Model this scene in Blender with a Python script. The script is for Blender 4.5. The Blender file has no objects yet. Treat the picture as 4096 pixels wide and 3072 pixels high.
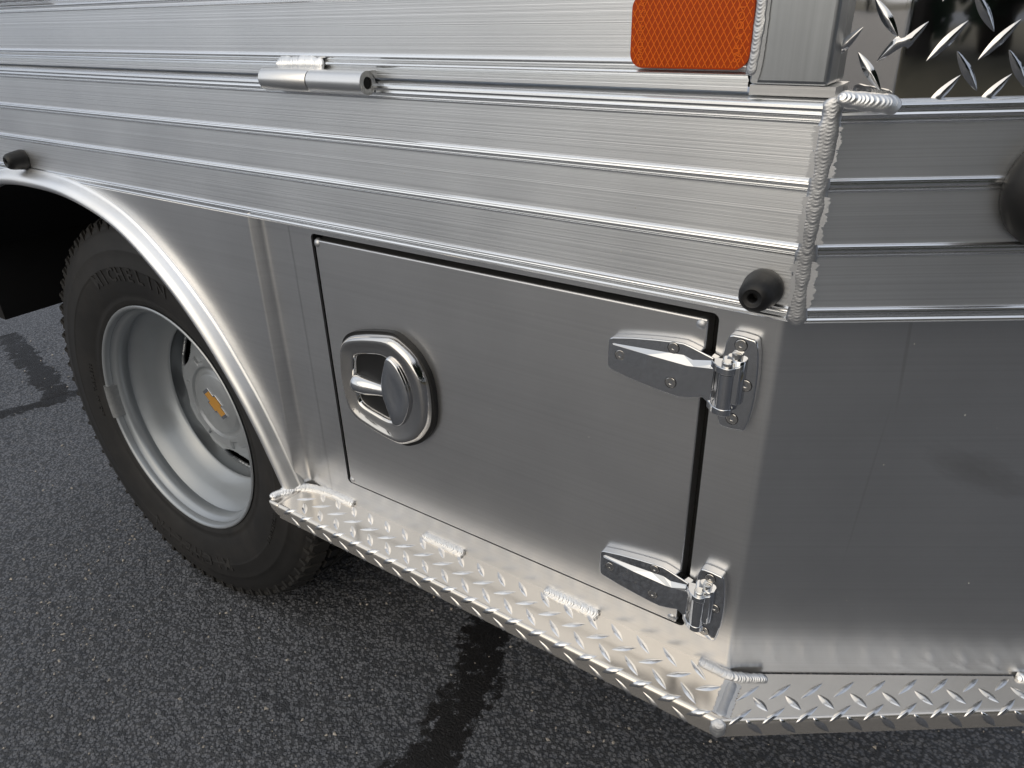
import bpy, bmesh, math, random
import numpy as np
from mathutils import Vector, Matrix

random.seed(7); rng = np.random.default_rng(7)
S = bpy.context.scene
R = math.radians
G = 1.09                                   # height of the camera above the asphalt; heights below are given from it

# ------------------------------------------------------------------ camera
cam_d = bpy.data.cameras.new('camera'); cam = bpy.data.objects.new('camera', cam_d)
S.collection.objects.link(cam); S.camera = cam
A = np.array([[0.8265, 0.5624, -0.0239], [0.2412, -0.3921, -0.8877], [-0.5087, 0.7279, -0.4597]])
M = Matrix.Identity(4)
for i in range(3):
    M[i][0] = A[0][i]; M[i][1] = -A[1][i]; M[i][2] = -A[2][i]
M.translation = Vector((0.1208, -0.57, G))
cam.matrix_world = M
cam_d.sensor_width = 36; cam_d.lens = 36 * 2920 / 4096
cam_d.clip_start = 0.01; cam_d.clip_end = 1000

# ------------------------------------------------------------------ sky, sun, exposure
SUN_EL, SUN_AZ = 34, 271                   # elevation, compass angle of the direction to the sun (from +X, anticlockwise)
wd = bpy.data.worlds.new('World'); S.world = wd; wd.use_nodes = True
nt = wd.node_tree; nt.nodes.clear()
def wn(t, **k):
    n = nt.nodes.new(t)
    for a, b in k.items(): setattr(n, a, b)
    return n
out = wn('ShaderNodeOutputWorld'); bg = wn('ShaderNodeBackground'); sky = wn('ShaderNodeTexSky')
sky.sky_type = 'NISHITA'; sky.sun_disc = False; sky.sun_elevation = R(SUN_EL)
sky.sun_rotation = R(90 - SUN_AZ); sky.dust_density = 4.0; sky.air_density = 1.0; sky.ozone_density = 1.0
tc = wn('ShaderNodeTexCoord'); mp = wn('ShaderNodeMapping'); mp.inputs['Scale'].default_value = (1, 1, 2.2)
no = wn('ShaderNodeTexNoise'); no.inputs['Scale'].default_value = 2.3; no.inputs['Detail'].default_value = 7
no.inputs['Roughness'].default_value = .55
cr = wn('ShaderNodeValToRGB'); cr.color_ramp.elements[0].position = .36; cr.color_ramp.elements[1].position = .66
cr.color_ramp.elements[0].color = (6.6, 6.9, 7.4, 1); cr.color_ramp.elements[1].color = (10.0, 10.0, 9.9, 1)
mx = wn('ShaderNodeMixRGB'); mx.inputs['Fac'].default_value = .8
L = nt.links.new
L(tc.outputs['Generated'], mp.inputs['Vector']); L(mp.outputs['Vector'], no.inputs['Vector'])
L(no.outputs['Fac'], cr.inputs['Fac']); L(sky.outputs['Color'], mx.inputs[1]); L(cr.outputs['Color'], mx.inputs[2])
# thin overcast: the cloud layer glows broadly round the veiled sun and is duller and bluer away from it
sdir = (math.cos(R(SUN_AZ)) * math.cos(R(SUN_EL)), math.sin(R(SUN_AZ)) * math.cos(R(SUN_EL)), math.sin(R(SUN_EL)))
dt = wn('ShaderNodeVectorMath', operation='DOT_PRODUCT'); dt.inputs[1].default_value = sdir
nm_ = wn('ShaderNodeVectorMath', operation='NORMALIZE'); L(tc.outputs['Generated'], nm_.inputs[0]); L(nm_.outputs[0], dt.inputs[0])
gl = wn('ShaderNodeValToRGB'); ge = gl.color_ramp.elements; ge.new(.5); ge.new(.6); mr = wn('ShaderNodeMapRange'); mr.inputs['From Min'].default_value = -1
L(dt.outputs['Value'], mr.inputs['Value']); L(mr.outputs['Result'], gl.inputs['Fac'])
gl.color_ramp.interpolation = 'EASE'
for e_, (p_, c_) in zip(ge, ((0, (.46, .50, .57)), (.64, (.56, .60, .67)), (.80, (.95, .97, 1.0)), (.97, (1.06, 1.035, .97)))): e_.position = p_; e_.color = c_ + (1,)
mg = wn('ShaderNodeMixRGB', blend_type='MULTIPLY'); mg.inputs[0].default_value = 1; L(mx.outputs['Color'], mg.inputs[1]); L(gl.outputs['Color'], mg.inputs[2])
L(mg.outputs['Color'], bg.inputs['Color']); bg.inputs['Strength'].default_value = .12
L(bg.outputs['Background'], out.inputs['Surface'])
sd = bpy.data.lights.new('sun', 'SUN'); sd.energy = .4; sd.angle = R(60); sd.color = (1, .88, .70)
sun = bpy.data.objects.new('sun', sd); S.collection.objects.link(sun)
sv = Vector((math.cos(R(SUN_AZ)) * math.cos(R(SUN_EL)), math.sin(R(SUN_AZ)) * math.cos(R(SUN_EL)), math.sin(R(SUN_EL))))
sun.rotation_euler = sv.to_track_quat('Z', 'Y').to_euler()
S.view_settings.view_transform = 'Standard'; S.view_settings.look = 'None'
S.view_settings.exposure = 0.0; S.view_settings.gamma = 1.0
S.render.engine = 'CYCLES'; S.cycles.max_bounces = 10; S.cycles.glossy_bounces = 8

# ------------------------------------------------------------------ materials
def new_mat(name):
    m = bpy.data.materials.new(name); m.use_nodes = True
    n = m.node_tree; return m, n, n.nodes['Principled BSDF']
def node(n, t, **k):
    x = n.nodes.new(t)
    for a, b in k.items():
        if a in x.inputs: x.inputs[a].default_value = b
        else: setattr(x, a, b)
    return x
def coords(n, scale, typ='Object'):
    t = node(n, 'ShaderNodeTexCoord'); m = node(n, 'ShaderNodeMapping'); m.inputs['Scale'].default_value = scale
    n.links.new(t.outputs[typ], m.inputs['Vector']); return m.outputs['Vector']
def noise(n, vec, scale, detail=2, rough=.5):
    x = node(n, 'ShaderNodeTexNoise', Scale=scale, Detail=detail, Roughness=rough); n.links.new(vec, x.inputs['Vector']); return x.outputs['Fac']
def ramp(n, fac, stops):
    x = node(n, 'ShaderNodeValToRGB'); e = x.color_ramp.elements
    while len(e) < len(stops): e.new(.5)
    for i, (p, c) in enumerate(stops):
        e[i].position = p; e[i].color = (c, c, c, 1) if not isinstance(c, tuple) else c + (1,)
    n.links.new(fac, x.inputs['Fac']); return x.outputs['Color']
def mix(n, fac, a, b, mode='MIX'):
    x = node(n, 'ShaderNodeMixRGB', blend_type=mode)
    for s, v in ((0, fac), (1, a), (2, b)):
        if hasattr(v, 'is_linked') or isinstance(v, bpy.types.NodeSocket): n.links.new(v, x.inputs[s])
        elif s == 0: x.inputs[0].default_value = v
        else: x.inputs[s].default_value = v + (1,) if isinstance(v, tuple) else (v, v, v, 1)
    return x.outputs['Color']
def bump(n, h, strength, dist, prev=None):
    b = node(n, 'ShaderNodeBump', Strength=strength, Distance=dist); n.links.new(h, b.inputs['Height'])
    if prev is not None: n.links.new(prev, b.inputs['Normal'])
    return b.outputs['Normal']

def metal(name, col, rough, var=.06, grain=None, grain_amt=0., aniso=0., tangent=(1, 0, 0), smudge=.0, bumps=0., streak=0., met=1.0, speck=True, stain=None):
    """grain = scale vector of the brushed lines; streak = contrast of the lines in the colour"""
    m, n, p = new_mat(name)
    p.inputs['Metallic'].default_value = met
    v1 = coords(n, (1, 1, 1))
    base = col
    cl = noise(n, v1, 7, 5, .6)
    c = mix(n, ramp(n, cl, [(.3, 0.), (.7, 1.)]), tuple(x * (1 - var) for x in col), tuple(min(1, x * (1 + var)) for x in col))
    rr = ramp(n, noise(n, v1, 11, 1, .4), [(.3, rough * (1 - smudge)), (.75, min(1, rough * (1 + smudge)))])
    nrm = None
    if grain:
        vg = coords(n, grain)
        g1 = noise(n, vg, 1.0, 3, .7)
        vg2 = coords(n, tuple(x * .57 for x in grain)); g2 = noise(n, vg2, 1.0, 2, .5)
        gm = mix(n, .45, g1, g2)
        if streak:
            c = mix(n, 1.0, c, ramp(n, gm, [(.30, 1 - streak), (.5, 1 - streak * .35), (.66, 1.0)]), 'MULTIPLY')
        if grain_amt: nrm = bump(n, gm, grain_amt, .0012)
    if bumps:
        nrm = bump(n, noise(n, v1, 9, 3, .5), bumps, .004, nrm)
    if stain:                                        # old wipe mark and drip on the sheet
        for (px_, py_, pz_), sc, st_, amt in stain:
            t = node(n, 'ShaderNodeTexCoord'); m2 = node(n, 'ShaderNodeMapping', vector_type='TEXTURE')
            m2.inputs['Location'].default_value = (px_, py_, pz_); m2.inputs['Rotation'].default_value = (0, st_, TH_ * 1.0); m2.inputs['Scale'].default_value = sc
            n.links.new(t.outputs['Object'], m2.inputs['Vector'])
            ds = node(n, 'ShaderNodeTexNoise', Scale=2.2, Detail=7, Roughness=.7); n.links.new(m2.outputs['Vector'], ds.inputs['Vector'])
            dv = node(n, 'ShaderNodeVectorMath', operation='MULTIPLY_ADD'); n.links.new(ds.outputs['Color'], dv.inputs[0]); dv.inputs[1].default_value = (.9, .9, .9); n.links.new(m2.outputs['Vector'], dv.inputs[2])
            ln = node(n, 'ShaderNodeVectorMath', operation='SUBTRACT'); n.links.new(dv.outputs[0], ln.inputs[0]); ln.inputs[1].default_value = (.45, .45, .45)
            le = node(n, 'ShaderNodeVectorMath', operation='LENGTH'); n.links.new(ln.outputs[0], le.inputs[0])
            mk = ramp(n, le.outputs['Value'], [(.35, amt), (.98, 0.)])
            c = mix(n, mk, c, (.36, .355, .35))
    n.links.new(c, p.inputs['Base Color']); n.links.new(rr, p.inputs['Roughness'])
    if nrm is not None: n.links.new(nrm, p.inputs['Normal'])
    if aniso:
        p.inputs['Anisotropic'].default_value = aniso
        t = node(n, 'ShaderNodeCombineXYZ', X=tangent[0], Y=tangent[1], Z=tangent[2]); n.links.new(t.outputs[0], p.inputs['Tangent'])
    return m
TH_ = R(33)
ALU = (.80, .81, .83)
TH = R(33); UX, UY = math.cos(TH), math.sin(TH)
m_rail = metal('extruded_aluminium', (.93, .945, .965), .38, .04, (.06, .06, 640), .30, .45, (0, 0, 1), .08, 0, .34, met=.93)
m_railR = metal('extruded_aluminium_end', (.90, .92, .94), .39, .04, (.06, .06, 640), .26, .45, (0, 0, 1), .08, 0, .24, met=.93)
m_panel = metal('sheet_aluminium', (.68, .685, .695), .31, .05, (1.0, 1.0, 300), .0, .25, (0, 0, 1), .05, 0, .10, met=.93)
m_door = metal('door_sheet_aluminium', (.69, .692, .70), .31, .05, (1.0, 1.0, 300), .0, .25, (0, 0, 1), .05, 0, .10, met=.93)
m_endp = metal('end_sheet_aluminium', (.66, .67, .685), .31, .05, (1.0, 1.0, 300), .0, .25, (0, 0, 1), .05, 0, .10, met=.93,
               stain=[((.165, .098, -.385 + G), (.075, .05, .022), R(24), .45), ((.0805, .062, -.26 + G), (.0022, .05, .075), R(-4), .30), ((.075, .060, -.40 + G), (.0016, .05, .11), R(3), -.0 + .18)])
m_step = metal('tread_plate_aluminium', (.77, .725, .665), .215, .05, None, 0, 0, (1, 0, 0), .16, .02, met=.85)  # warm tint of the twice-reflected sky glow is put into the base colour
m_tread = metal('raised_tread_aluminium', (.84, .83, .82), .19, .05, None, 0, 0, (1, 0, 0), .3, 0, speck=False)
m_polish = metal('polished_tread_plate', (.62, .62, .63), .045, .03, None, 0, 0, (1, 0, 0), .5, .10, speck=False)
m_chrome = metal('chrome', (.66, .67, .69), .05, .02, None, 0, 0, (1, 0, 0), .25, .0, speck=False)
m_steelp = metal('stainless_bezel', (.70, .68, .655), .08, .04, None, 0, 0, (1, 0, 0), .5, .0, speck=False)
m_ring = metal('fender_trim_aluminium', (.94, .94, .94), .42, .05, (14, 300, 14), .02, 0, (1, 0, 0), .2, .02)
m_weld = metal('weld_metal', (.95, .95, .95), .38, .06, None, 0, 0, (1, 0, 0), .2, .0, speck=False)
m_weldg = metal('weld_metal_grey', (.60, .61, .63), .46, .20, None, 0, 0, (1, 0, 0), .3, .0, speck=False)
m_heat = metal('heat_etched_metal', (.74, .75, .77), .55, .2, None, 0, 0, (1, 0, 0), .2, .0, speck=False)
m_post = metal('post_aluminium', (.44, .46, .48), .40, .10, (200, 200, 3), .10, .4, (1, 0, 0), .2, 0, .20)
m_hinge = metal('extruded_hinge', (.80, .80, .80), .33, .05, (5, 500, 500), .10, .0, (1, 0, 0), .1, 0, .1)
m_sawn = metal('sawn_aluminium', (.62, .62, .61), .42, .2, (700, 700, 60), .6, 0, (1, 0, 0), .3, 0, .3, speck=False)
m_bolt = metal('stainless_screw', (.66, .64, .61), .22, .05, speck=False)
m_rim = metal('silver_wheel_paint', (.36, .385, .41), .36, .05, None, 0, 0, (1, 0, 0), .15, .0)
m_rim.node_tree.nodes['Principled BSDF'].inputs['Metallic'].default_value = .45
m_rim.node_tree.nodes['Principled BSDF'].inputs['Coat Weight'].default_value = .4
m_rim.node_tree.nodes['Principled BSDF'].inputs['Coat Roughness'].default_value = .15
m_pin = metal('zinc_pin', (.72, .71, .69), .2, .04, speck=False)

def plain(name, col, rough, var=.15, scale=30, bumpk=0., bd=.001, metallic=0., dusty=None):
    m, n, p = new_mat(name)
    v = coords(n, (1, 1, 1)); f = noise(n, v, scale, 6, .6)
    c = mix(n, ramp(n, f, [(.3, 0.), (.7, 1.)]), tuple(x * (1 - var) for x in col), tuple(x * (1 + var) for x in col))
    if dusty:
        d = ramp(n, noise(n, v, 5, 6, .7), [(.46, 0.), (.75, 1.)])
        dd = node(n, 'ShaderNodeMath', operation='MULTIPLY'); n.links.new(d, dd.inputs[0]); dd.inputs[1].default_value = dusty[1]
        c = mix(n, dd.outputs[0], c, dusty[0])
    n.links.new(c, p.inputs['Base Color']); p.inputs['Roughness'].default_value = rough; p.inputs['Metallic'].default_value = metallic
    if bumpk: n.links.new(bump(n, noise(n, v, scale * 8, 4, .7), bumpk, bd), p.inputs['Normal'])
    return m
m_rubber = plain('black_rubber', (.007, .007, .0075), .5, .3, 40, .25, .0006)
m_tyre = plain('tyre_rubber', (.011, .0105, .0105), .60, .25, 25, .25, .0006, dusty=((.045, .040, .034), .5))
m_tread_r = plain('tyre_tread_rubber', (.012, .0115, .011), .8, .3, 30, .3, .001, dusty=((.05, .044, .036), .5))
m_letter = plain('tyre_lettering', (.026, .025, .024), .5, .3, 60)
m_black = plain('black_liner', (.004, .004, .0045), .85, .3, 20)
m_gap = plain('box_inside', (.010, .010, .011), .8)
m_gold = plain('gold_enamel', (.50, .25, .045), .35, .06, 90)
m_paintw = plain('silver_cap_paint', (.36, .38, .40), .38, .05, 60, metallic=.5)
m_wgt = plain('wheel_weight', (.30, .31, .32), .45, .15, 90, .3, .0005, metallic=.6)
m_sealc = plain('grey_sealant', (.42, .43, .44), .5, .12, 60, .3, .0006)

def reflector_mats():
    out = []
    for nm, c in (('amber_reflector', (.44, .052, .0006)), ('amber_reflector_mesh', (.78, .15, .010))):
        m, n, p = new_mat(nm); v = coords(n, (1, 1, 1))
        cc = mix(n, noise(n, v, 300, 2), tuple(x * .85 for x in c), tuple(x * 1.15 for x in c))
        n.links.new(cc, p.inputs['Base Color']); p.inputs['Roughness'].default_value = .3
        p.inputs['Specular IOR Level'].default_value = .25; out.append(m)
    return out
m_amber, m_amber2 = reflector_mats()

def asphalt():
    m, n, p = new_mat('asphalt'); v = coords(n, (1, 1, 1))
    vo = node(n, 'ShaderNodeTexVoronoi', Scale=300., feature='F1'); n.links.new(v, vo.inputs['Vector'])
    vo2 = node(n, 'ShaderNodeTexVoronoi', Scale=150., feature='F1'); n.links.new(v, vo2.inputs['Vector'])
    fine = noise(n, v, 260, 5, .7); big = noise(n, v, 1.3, 5, .55); mid = noise(n, v, 55, 6, .75)
    stone = ramp(n, vo.outputs['Color'], [(.2, (.135, .139, .152)), (.8, (.225, .232, .252))])
    c = mix(n, ramp(n, mid, [(.35, 0.), (.65, 1.)]), stone, (.135, .139, .153))
    pits = ramp(n, vo2.outputs['Distance'], [(.34, 0.), (.60, 1.)])
    c = mix(n, pits, c, (.056, .058, .063))
    c = mix(n, 1., c, ramp(n, big, [(.3, .78), (.7, 1.12)]), 'MULTIPLY')
    n.links.new(c, p.inputs['Base Color'])
    n.links.new(ramp(n, fine, [(.3, .42), (.8, .8)]), p.inputs['Roughness'])
    h = mix(n, .5, vo.outputs['Distance'], mid); h2 = mix(n, .35, h, fine)
    nb = bump(n, h2, 1.0, .0035); nb = bump(n, pits, .6, .002, nb)
    n.links.new(nb, p.inputs['Normal']); return m
m_asph = asphalt()
m_seal = plain('crack_sealer', (.010, .0085, .008), .42, .4, 120, .8, .002)
m_chip = plain('stone_chip', (.42, .38, .33), .8, .45, 60)
m_verge = plain('dry_verge', (.11, .095, .06), .95, .4, 3)
m_bark = plain('bark', (.06, .05, .04), .9)
m_leaf = plain('leaf', (.020, .035, .016), .8, .5, .6)

# ------------------------------------------------------------------ mesh helpers
COL = S.collection
def link(name, me, mat, parent=None, smooth=35):
    o = bpy.data.objects.new(name, me); COL.objects.link(o)
    if mat is not None and not me.materials: me.materials.append(mat)
    if parent is not None: o.parent = parent
    if smooth:
        me.shade_smooth(); me.set_sharp_from_angle(angle=R(smooth))
    return o
def mesh(name, V, F, mat, parent=None, smooth=35):
    me = bpy.data.meshes.new(name); me.from_pydata([tuple(v) for v in V], [], F); me.validate()
    bm = bmesh.new(); bm.from_mesh(me); bmesh.ops.remove_doubles(bm, verts=bm.verts, dist=1e-6)
    bmesh.ops.recalc_face_normals(bm, faces=bm.faces); bm.to_mesh(me); bm.free()
    return link(name, me, mat, parent, smooth)
def grid(nu, nv, closed_u=False, closed_v=False, off=0):
    F = []
    for i in range(nu if closed_u else nu - 1):
        for j in range(nv if closed_v else nv - 1):
            a, b = i, (i + 1) % nu; c, d = j, (j + 1) % nv
            F.append((off + a * nv + c, off + b * nv + c, off + b * nv + d, off + a * nv + d))
    return F
def box(x0, x1, y0, y1, z0, z1):
    V = [(x, y, z) for x in (x0, x1) for y in (y0, y1) for z in (z0, z1)]
    return V, [(0, 1, 3, 2), (4, 6, 7, 5), (0, 4, 5, 1), (2, 3, 7, 6), (0, 2, 6, 4), (1, 5, 7, 3)]
def merge(parts):
    V, F = [], []
    for v, f in parts:
        o = len(V); V += list(v); F += [tuple(i + o for i in q) for q in f]
    return V, F
def bevel(o, w, seg=3, ang=30):
    m = o.modifiers.new('bevel', 'BEVEL'); m.width = w; m.segments = seg; m.limit_method = 'ANGLE'; m.angle_limit = R(ang)
    m.harden_normals = False; return o
def sweep(profile, stations, closed=False):
    """profile (out, z); stations (x, y, dx, dy) with (dx, dy) the outward offset per unit"""
    V = [(x + o * dx, y + o * dy, z + G) for (x, y, dx, dy) in stations for (o, z) in profile]
    return V, grid(len(stations), len(profile), False, closed)
def tube(pts, rad, seg=20, cap=True):
    V, F = [], []; n = len(pts); P = [Vector(p) for p in pts]
    rad = rad if isinstance(rad, (list, tuple)) else [rad] * n
    up = None
    for i, p in enumerate(P):
        t = (P[min(i + 1, n - 1)] - P[max(i - 1, 0)]).normalized()
        if up is None: up = t.orthogonal().normalized()
        up = (up - t * up.dot(t)).normalized(); s = t.cross(up)
        V += [p + (up * math.cos(2 * math.pi * k / seg) + s * math.sin(2 * math.pi * k / seg)) * rad[i] for k in range(seg)]
    F = grid(n, seg, False, True)
    if cap: F += [tuple(range(seg))[::-1], tuple((n - 1) * seg + k for k in range(seg))]
    return V, F
def lathe(prof, c, ax, seg=48, cap=True):
    """prof (distance along ax, radius)"""
    ax = Vector(ax).normalized(); u = ax.orthogonal().normalized(); w = ax.cross(u); c = Vector(c)
    V = [c + ax * d + (u * math.cos(2 * math.pi * k / seg) + w * math.sin(2 * math.pi * k / seg)) * r for d, r in prof for k in range(seg)]
    F = grid(len(prof), seg, False, True)
    if cap:
        if prof[0][1] > 1e-5: F.append(tuple(range(seg))[::-1])
        if prof[-1][1] > 1e-5: F.append(tuple((len(prof) - 1) * seg + k for k in range(seg)))
    return V, F
def prism(poly, y0, y1):
    """outline (x, z) between two depths"""
    n = len(poly); V = [(x, y0, z + G) for x, z in poly] + [(x, y1, z + G) for x, z in poly]
    return V, [tuple(range(n)), tuple(range(2 * n - 1, n - 1, -1))] + [(i, (i + 1) % n, n + (i + 1) % n, n + i) for i in range(n)]
def smooth_closed(P, k=3, it=2):
    P = [Vector((a, b)) for a, b in P]
    for _ in range(it):
        Q = []
        for i in range(len(P)):
            a, b = P[i], P[(i + 1) % len(P)]; Q += [a * .75 + b * .25, a * .25 + b * .75]
        P = Q
    return [(p.x, p.y) for p in P]
def catmull(P, n=8, closed=False):
    P = [Vector(p) for p in P]; m = len(P); O = []
    for i in range(m if closed else m - 1):
        g = lambda j: P[j % m] if closed else P[max(0, min(m - 1, j))]
        a, b, c, d = g(i - 1), g(i), g(i + 1), g(i + 2)
        for k in range(n):
            t = k / n
            O.append(.5 * ((2 * b) + (c - a) * t + (2 * a - 5 * b + 4 * c - d) * t * t + (3 * b - a - 3 * c + d) * t ** 3))
    if not closed: O.append(P[-1])
    return O
def resample_closed(P, n):
    P = [Vector(p) for p in P]; P.append(P[0]); L_ = [0]
    for a, b in zip(P, P[1:]): L_.append(L_[-1] + (b - a).length)
    O = []; j = 0
    for k in range(n):
        t = L_[-1] * k / n
        while L_[j + 1] < t: j += 1
        f = (t - L_[j]) / (L_[j + 1] - L_[j]); O.append(P[j].lerp(P[j + 1], f))
    return O
def weld(name, pts, normal, width, height, mat=None, pitch=.0028, ripple=.16, parent=None, curve=.45, seed=0, wob=.10, label=None):
    """a weld bead of overlapping ripples along pts; the surface normal may be one vector or one per point"""
    rr = random.Random(seed + 11); mat = mat or m_weld; pitch *= .62; ripple *= .26
    P = catmull([Vector(p) + Vector((0, 0, G)) for p in pts], 24)
    Ls = [0]
    for a, b in zip(P, P[1:]): Ls.append(Ls[-1] + (b - a).length)
    T = Ls[-1]; N = max(24, int(T / pitch * 8)); nv = 17; V = []
    nr = [Vector(q).normalized() for q in (normal if isinstance(normal[0], (list, tuple)) else [normal] * len(pts))]
    jit = [rr.uniform(-1, 1) for _ in range(int(T / pitch) + 6)]
    ph = [rr.uniform(0, 6.28) for _ in range(6)]
    j = 0
    for i in range(N + 1):
        s = T * i / N
        while j < len(Ls) - 2 and Ls[j + 1] < s: j += 1
        f = (s - Ls[j]) / max(1e-9, Ls[j + 1] - Ls[j]); c = P[j].lerp(P[j + 1], f); t = (P[j + 1] - P[j]).normalized()
        q = s / T * (len(nr) - 1); k = min(int(q), len(nr) - 2) if len(nr) > 1 else 0
        n_ = nr[k].lerp(nr[k + 1], q - k).normalized() if len(nr) > 1 else nr[0]
        b = t.cross(n_).normalized(); n2 = b.cross(t)
        e = min(s, T - s); cap = math.sqrt(max(0, 1 - max(0, 1 - e / (width * .5)) ** 2))
        wv = 1 + wob * (math.sin(s / pitch * .9 + ph[0]) * .4 + math.sin(s / pitch * .37 + ph[1]) * .6)
        for v in range(nv):
            a = v / (nv - 1) * 2 - 1
            x = (s + curve * width * a * a) / pitch; ii = int(x) % len(jit); fr = x + .25 * jit[ii]; fr -= math.floor(fr)
            rp = .5 - .5 * math.cos(6.2832 * fr ** 1.5)
            h = height * math.sqrt(max(0, 1 - a * a)) * (1 - ripple + ripple * rp * 1.6) * (.55 + .45 * cap) * (1 + .04 * jit[ii])
            ed = 1 + .03 * math.sin(x * 2.1 + ph[2 + (v > nv // 2)]) * abs(a)
            V.append(c + b * (a * width * .5 * wv * cap * ed) + n2 * (h * (cap > 0) - .0006))
    return mesh(name, V, grid(N + 1, nv), mat, parent, 70)
def ragged(name, pts, normal, width, mat, parent, lift=.0004, seed=1, amp=.35):
    """thin heat-etched border along a bead, with ragged edges"""
    rr = random.Random(seed); P = catmull([Vector(p) + Vector((0, 0, G)) for p in pts], 110); n_ = Vector(normal).normalized(); V = []; wob_ = [0., 0.]
    for i, c in enumerate(P):
        t = (P[min(i + 1, len(P) - 1)] - P[max(i - 1, 0)]).normalized(); b = t.cross(n_).normalized()
        for sgn in (-1, 1):
            q_ = (sgn + 1) // 2; wob_[q_] = wob_[q_] * .86 + rr.gauss(0, .14); w = width * .5 * (1 + amp * .45 * wob_[q_] + amp * .10 * (rr.random() - .5)) * min(1, (min(i, len(P) - 1 - i) + 1) / 14 + .45)
            V.append(c + b * sgn * w + n_ * lift)
    return mesh(name, V, grid(len(P), 2), mat, parent, 0)

# ------------------------------------------------------------------ ground and far surroundings
def tag(o, label=None, cat=None, kind=None, group=None):
    if label: o['label'] = label
    if cat: o['category'] = cat
    if kind: o['kind'] = kind
    if group: o['group'] = group
    return o
tag(mesh('ground', [(-400, -400, -.012), (400, -400, -.012), (400, 400, -.012), (-400, 400, -.012)], [(0, 1, 2, 3)], m_verge, None, 0), kind='structure')
# asphalt: dense sheet with real relief near the camera, flat beyond
def car_park():
    def H(x, y): return 0.
    x0, x1, y0, y1 = -2.95, .75, -.74, .86; st = .004
    xs = np.arange(x0, x1 + st, st); ys = np.arange(y0, y1 + st, st)
    h = rng.random((len(xs), len(ys)))
    def blur(a, k):
        for _ in range(k):
            a = (a + np.roll(a, 1, 0) + np.roll(a, -1, 0) + np.roll(a, 1, 1) + np.roll(a, -1, 1)) / 5
        return a
    f = blur(h, 1); f = (f - f.mean()) / f.std(); c = blur(rng.random(h.shape), 6); c = (c - c.mean()) / c.std()
    z = -.0010 + .0006 * np.clip(f, -2, 1.2) + .0006 * np.clip(c, -2, 2)
    ex = np.minimum(np.minimum(xs - x0, xs[-1] - xs)[:, None], np.minimum(ys - y0, ys[-1] - ys)[None]); z = z * np.clip(ex / .02, 0, 1)
    X, Y = np.meshgrid(xs, ys, indexing='ij'); V = np.stack([X, Y, z], -1).reshape(-1, 3)
    nx, ny = len(xs), len(ys); I = (np.arange(nx - 1)[:, None] * ny + np.arange(ny - 1)[None]).ravel()
    Fq = np.stack([I, I + ny, I + ny + 1, I + 1], 1)
    X0, X1, Y0, Y1 = xs[0], xs[-1], ys[0], ys[-1]
    B = [(-110, -88, 0), (60, -88, 0), (60, 30, 0), (-110, 30, 0), (X0, Y0, 0), (X1, Y0, 0), (X1, Y1, 0), (X0, Y1, 0)]; o = len(V)
    V = np.vstack([V, np.array(B)])
    Fr = [(o, o + 1, o + 5, o + 4), (o + 1, o + 2, o + 6, o + 5), (o + 2, o + 3, o + 7, o + 6), (o + 3, o, o + 4, o + 7)]
    me = bpy.data.meshes.new('asphalt'); me.from_pydata(V.tolist(), [], Fq.tolist() + Fr)
    return tag(link('asphalt', me, m_asph, None, 0), kind='structure')
asph = car_park()
for p in asph.data.polygons: p.use_smooth = True

def sealer(name, path, w, lab, seed=0):
    """a crowned strip whose edges sink below the stones, so that they break up"""
    rr = random.Random(seed); P = catmull([Vector((x, y, 0)) for x, y in path], 110); V = []; nv = 61
    ph = [rr.uniform(0, 6.28) for _ in range(8)]
    for i, c in enumerate(P):
        t = (P[min(i + 1, len(P) - 1)] - P[max(i - 1, 0)]).normalized(); b = Vector((-t.y, t.x, 0))
        for j in range(nv):
            a = j / (nv - 1) * 2 - 1; sd_ = 0 if a < 0 else 3
            ww = w * (1 + .16 * math.sin(i * .045 + ph[sd_]) + .05 * math.sin(i * .17 + ph[sd_ + 1]))
            V.append(c + b * (a * ww * .5) + Vector((0, 0, .0007 - .0034 * abs(a) ** 3.2 + rr.uniform(-.0011, .0006))))
    tag(mesh(name, V, grid(len(P), nv), m_seal, None, 60), lab, 'crack sealer', group='crack sealer stripes on the asphalt')
sealer('sealer_stripe', [(-3.0, .47), (-2.79, .42), (-2.6, .38), (-2.42, .345), (-2.29, .31)], .105, 'black crack sealer stripe left of the tyre, upper arm of the V', 1)
sealer('sealer_stripe', [(-2.46, .0), (-2.36, .10), (-2.30, .22), (-2.27, .33), (-2.24, .5)], .075, 'black crack sealer stripe left of the tyre, lower arm of the V', 2)
sealer('sealer_stripe', [(-.62, .46), (-.545, .30), (-.49, .15), (-.455, .02), (-.46, -.12), (-.5, -.26)], .115, 'worn black sealer band on the asphalt below the middle of the step', 3)
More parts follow.
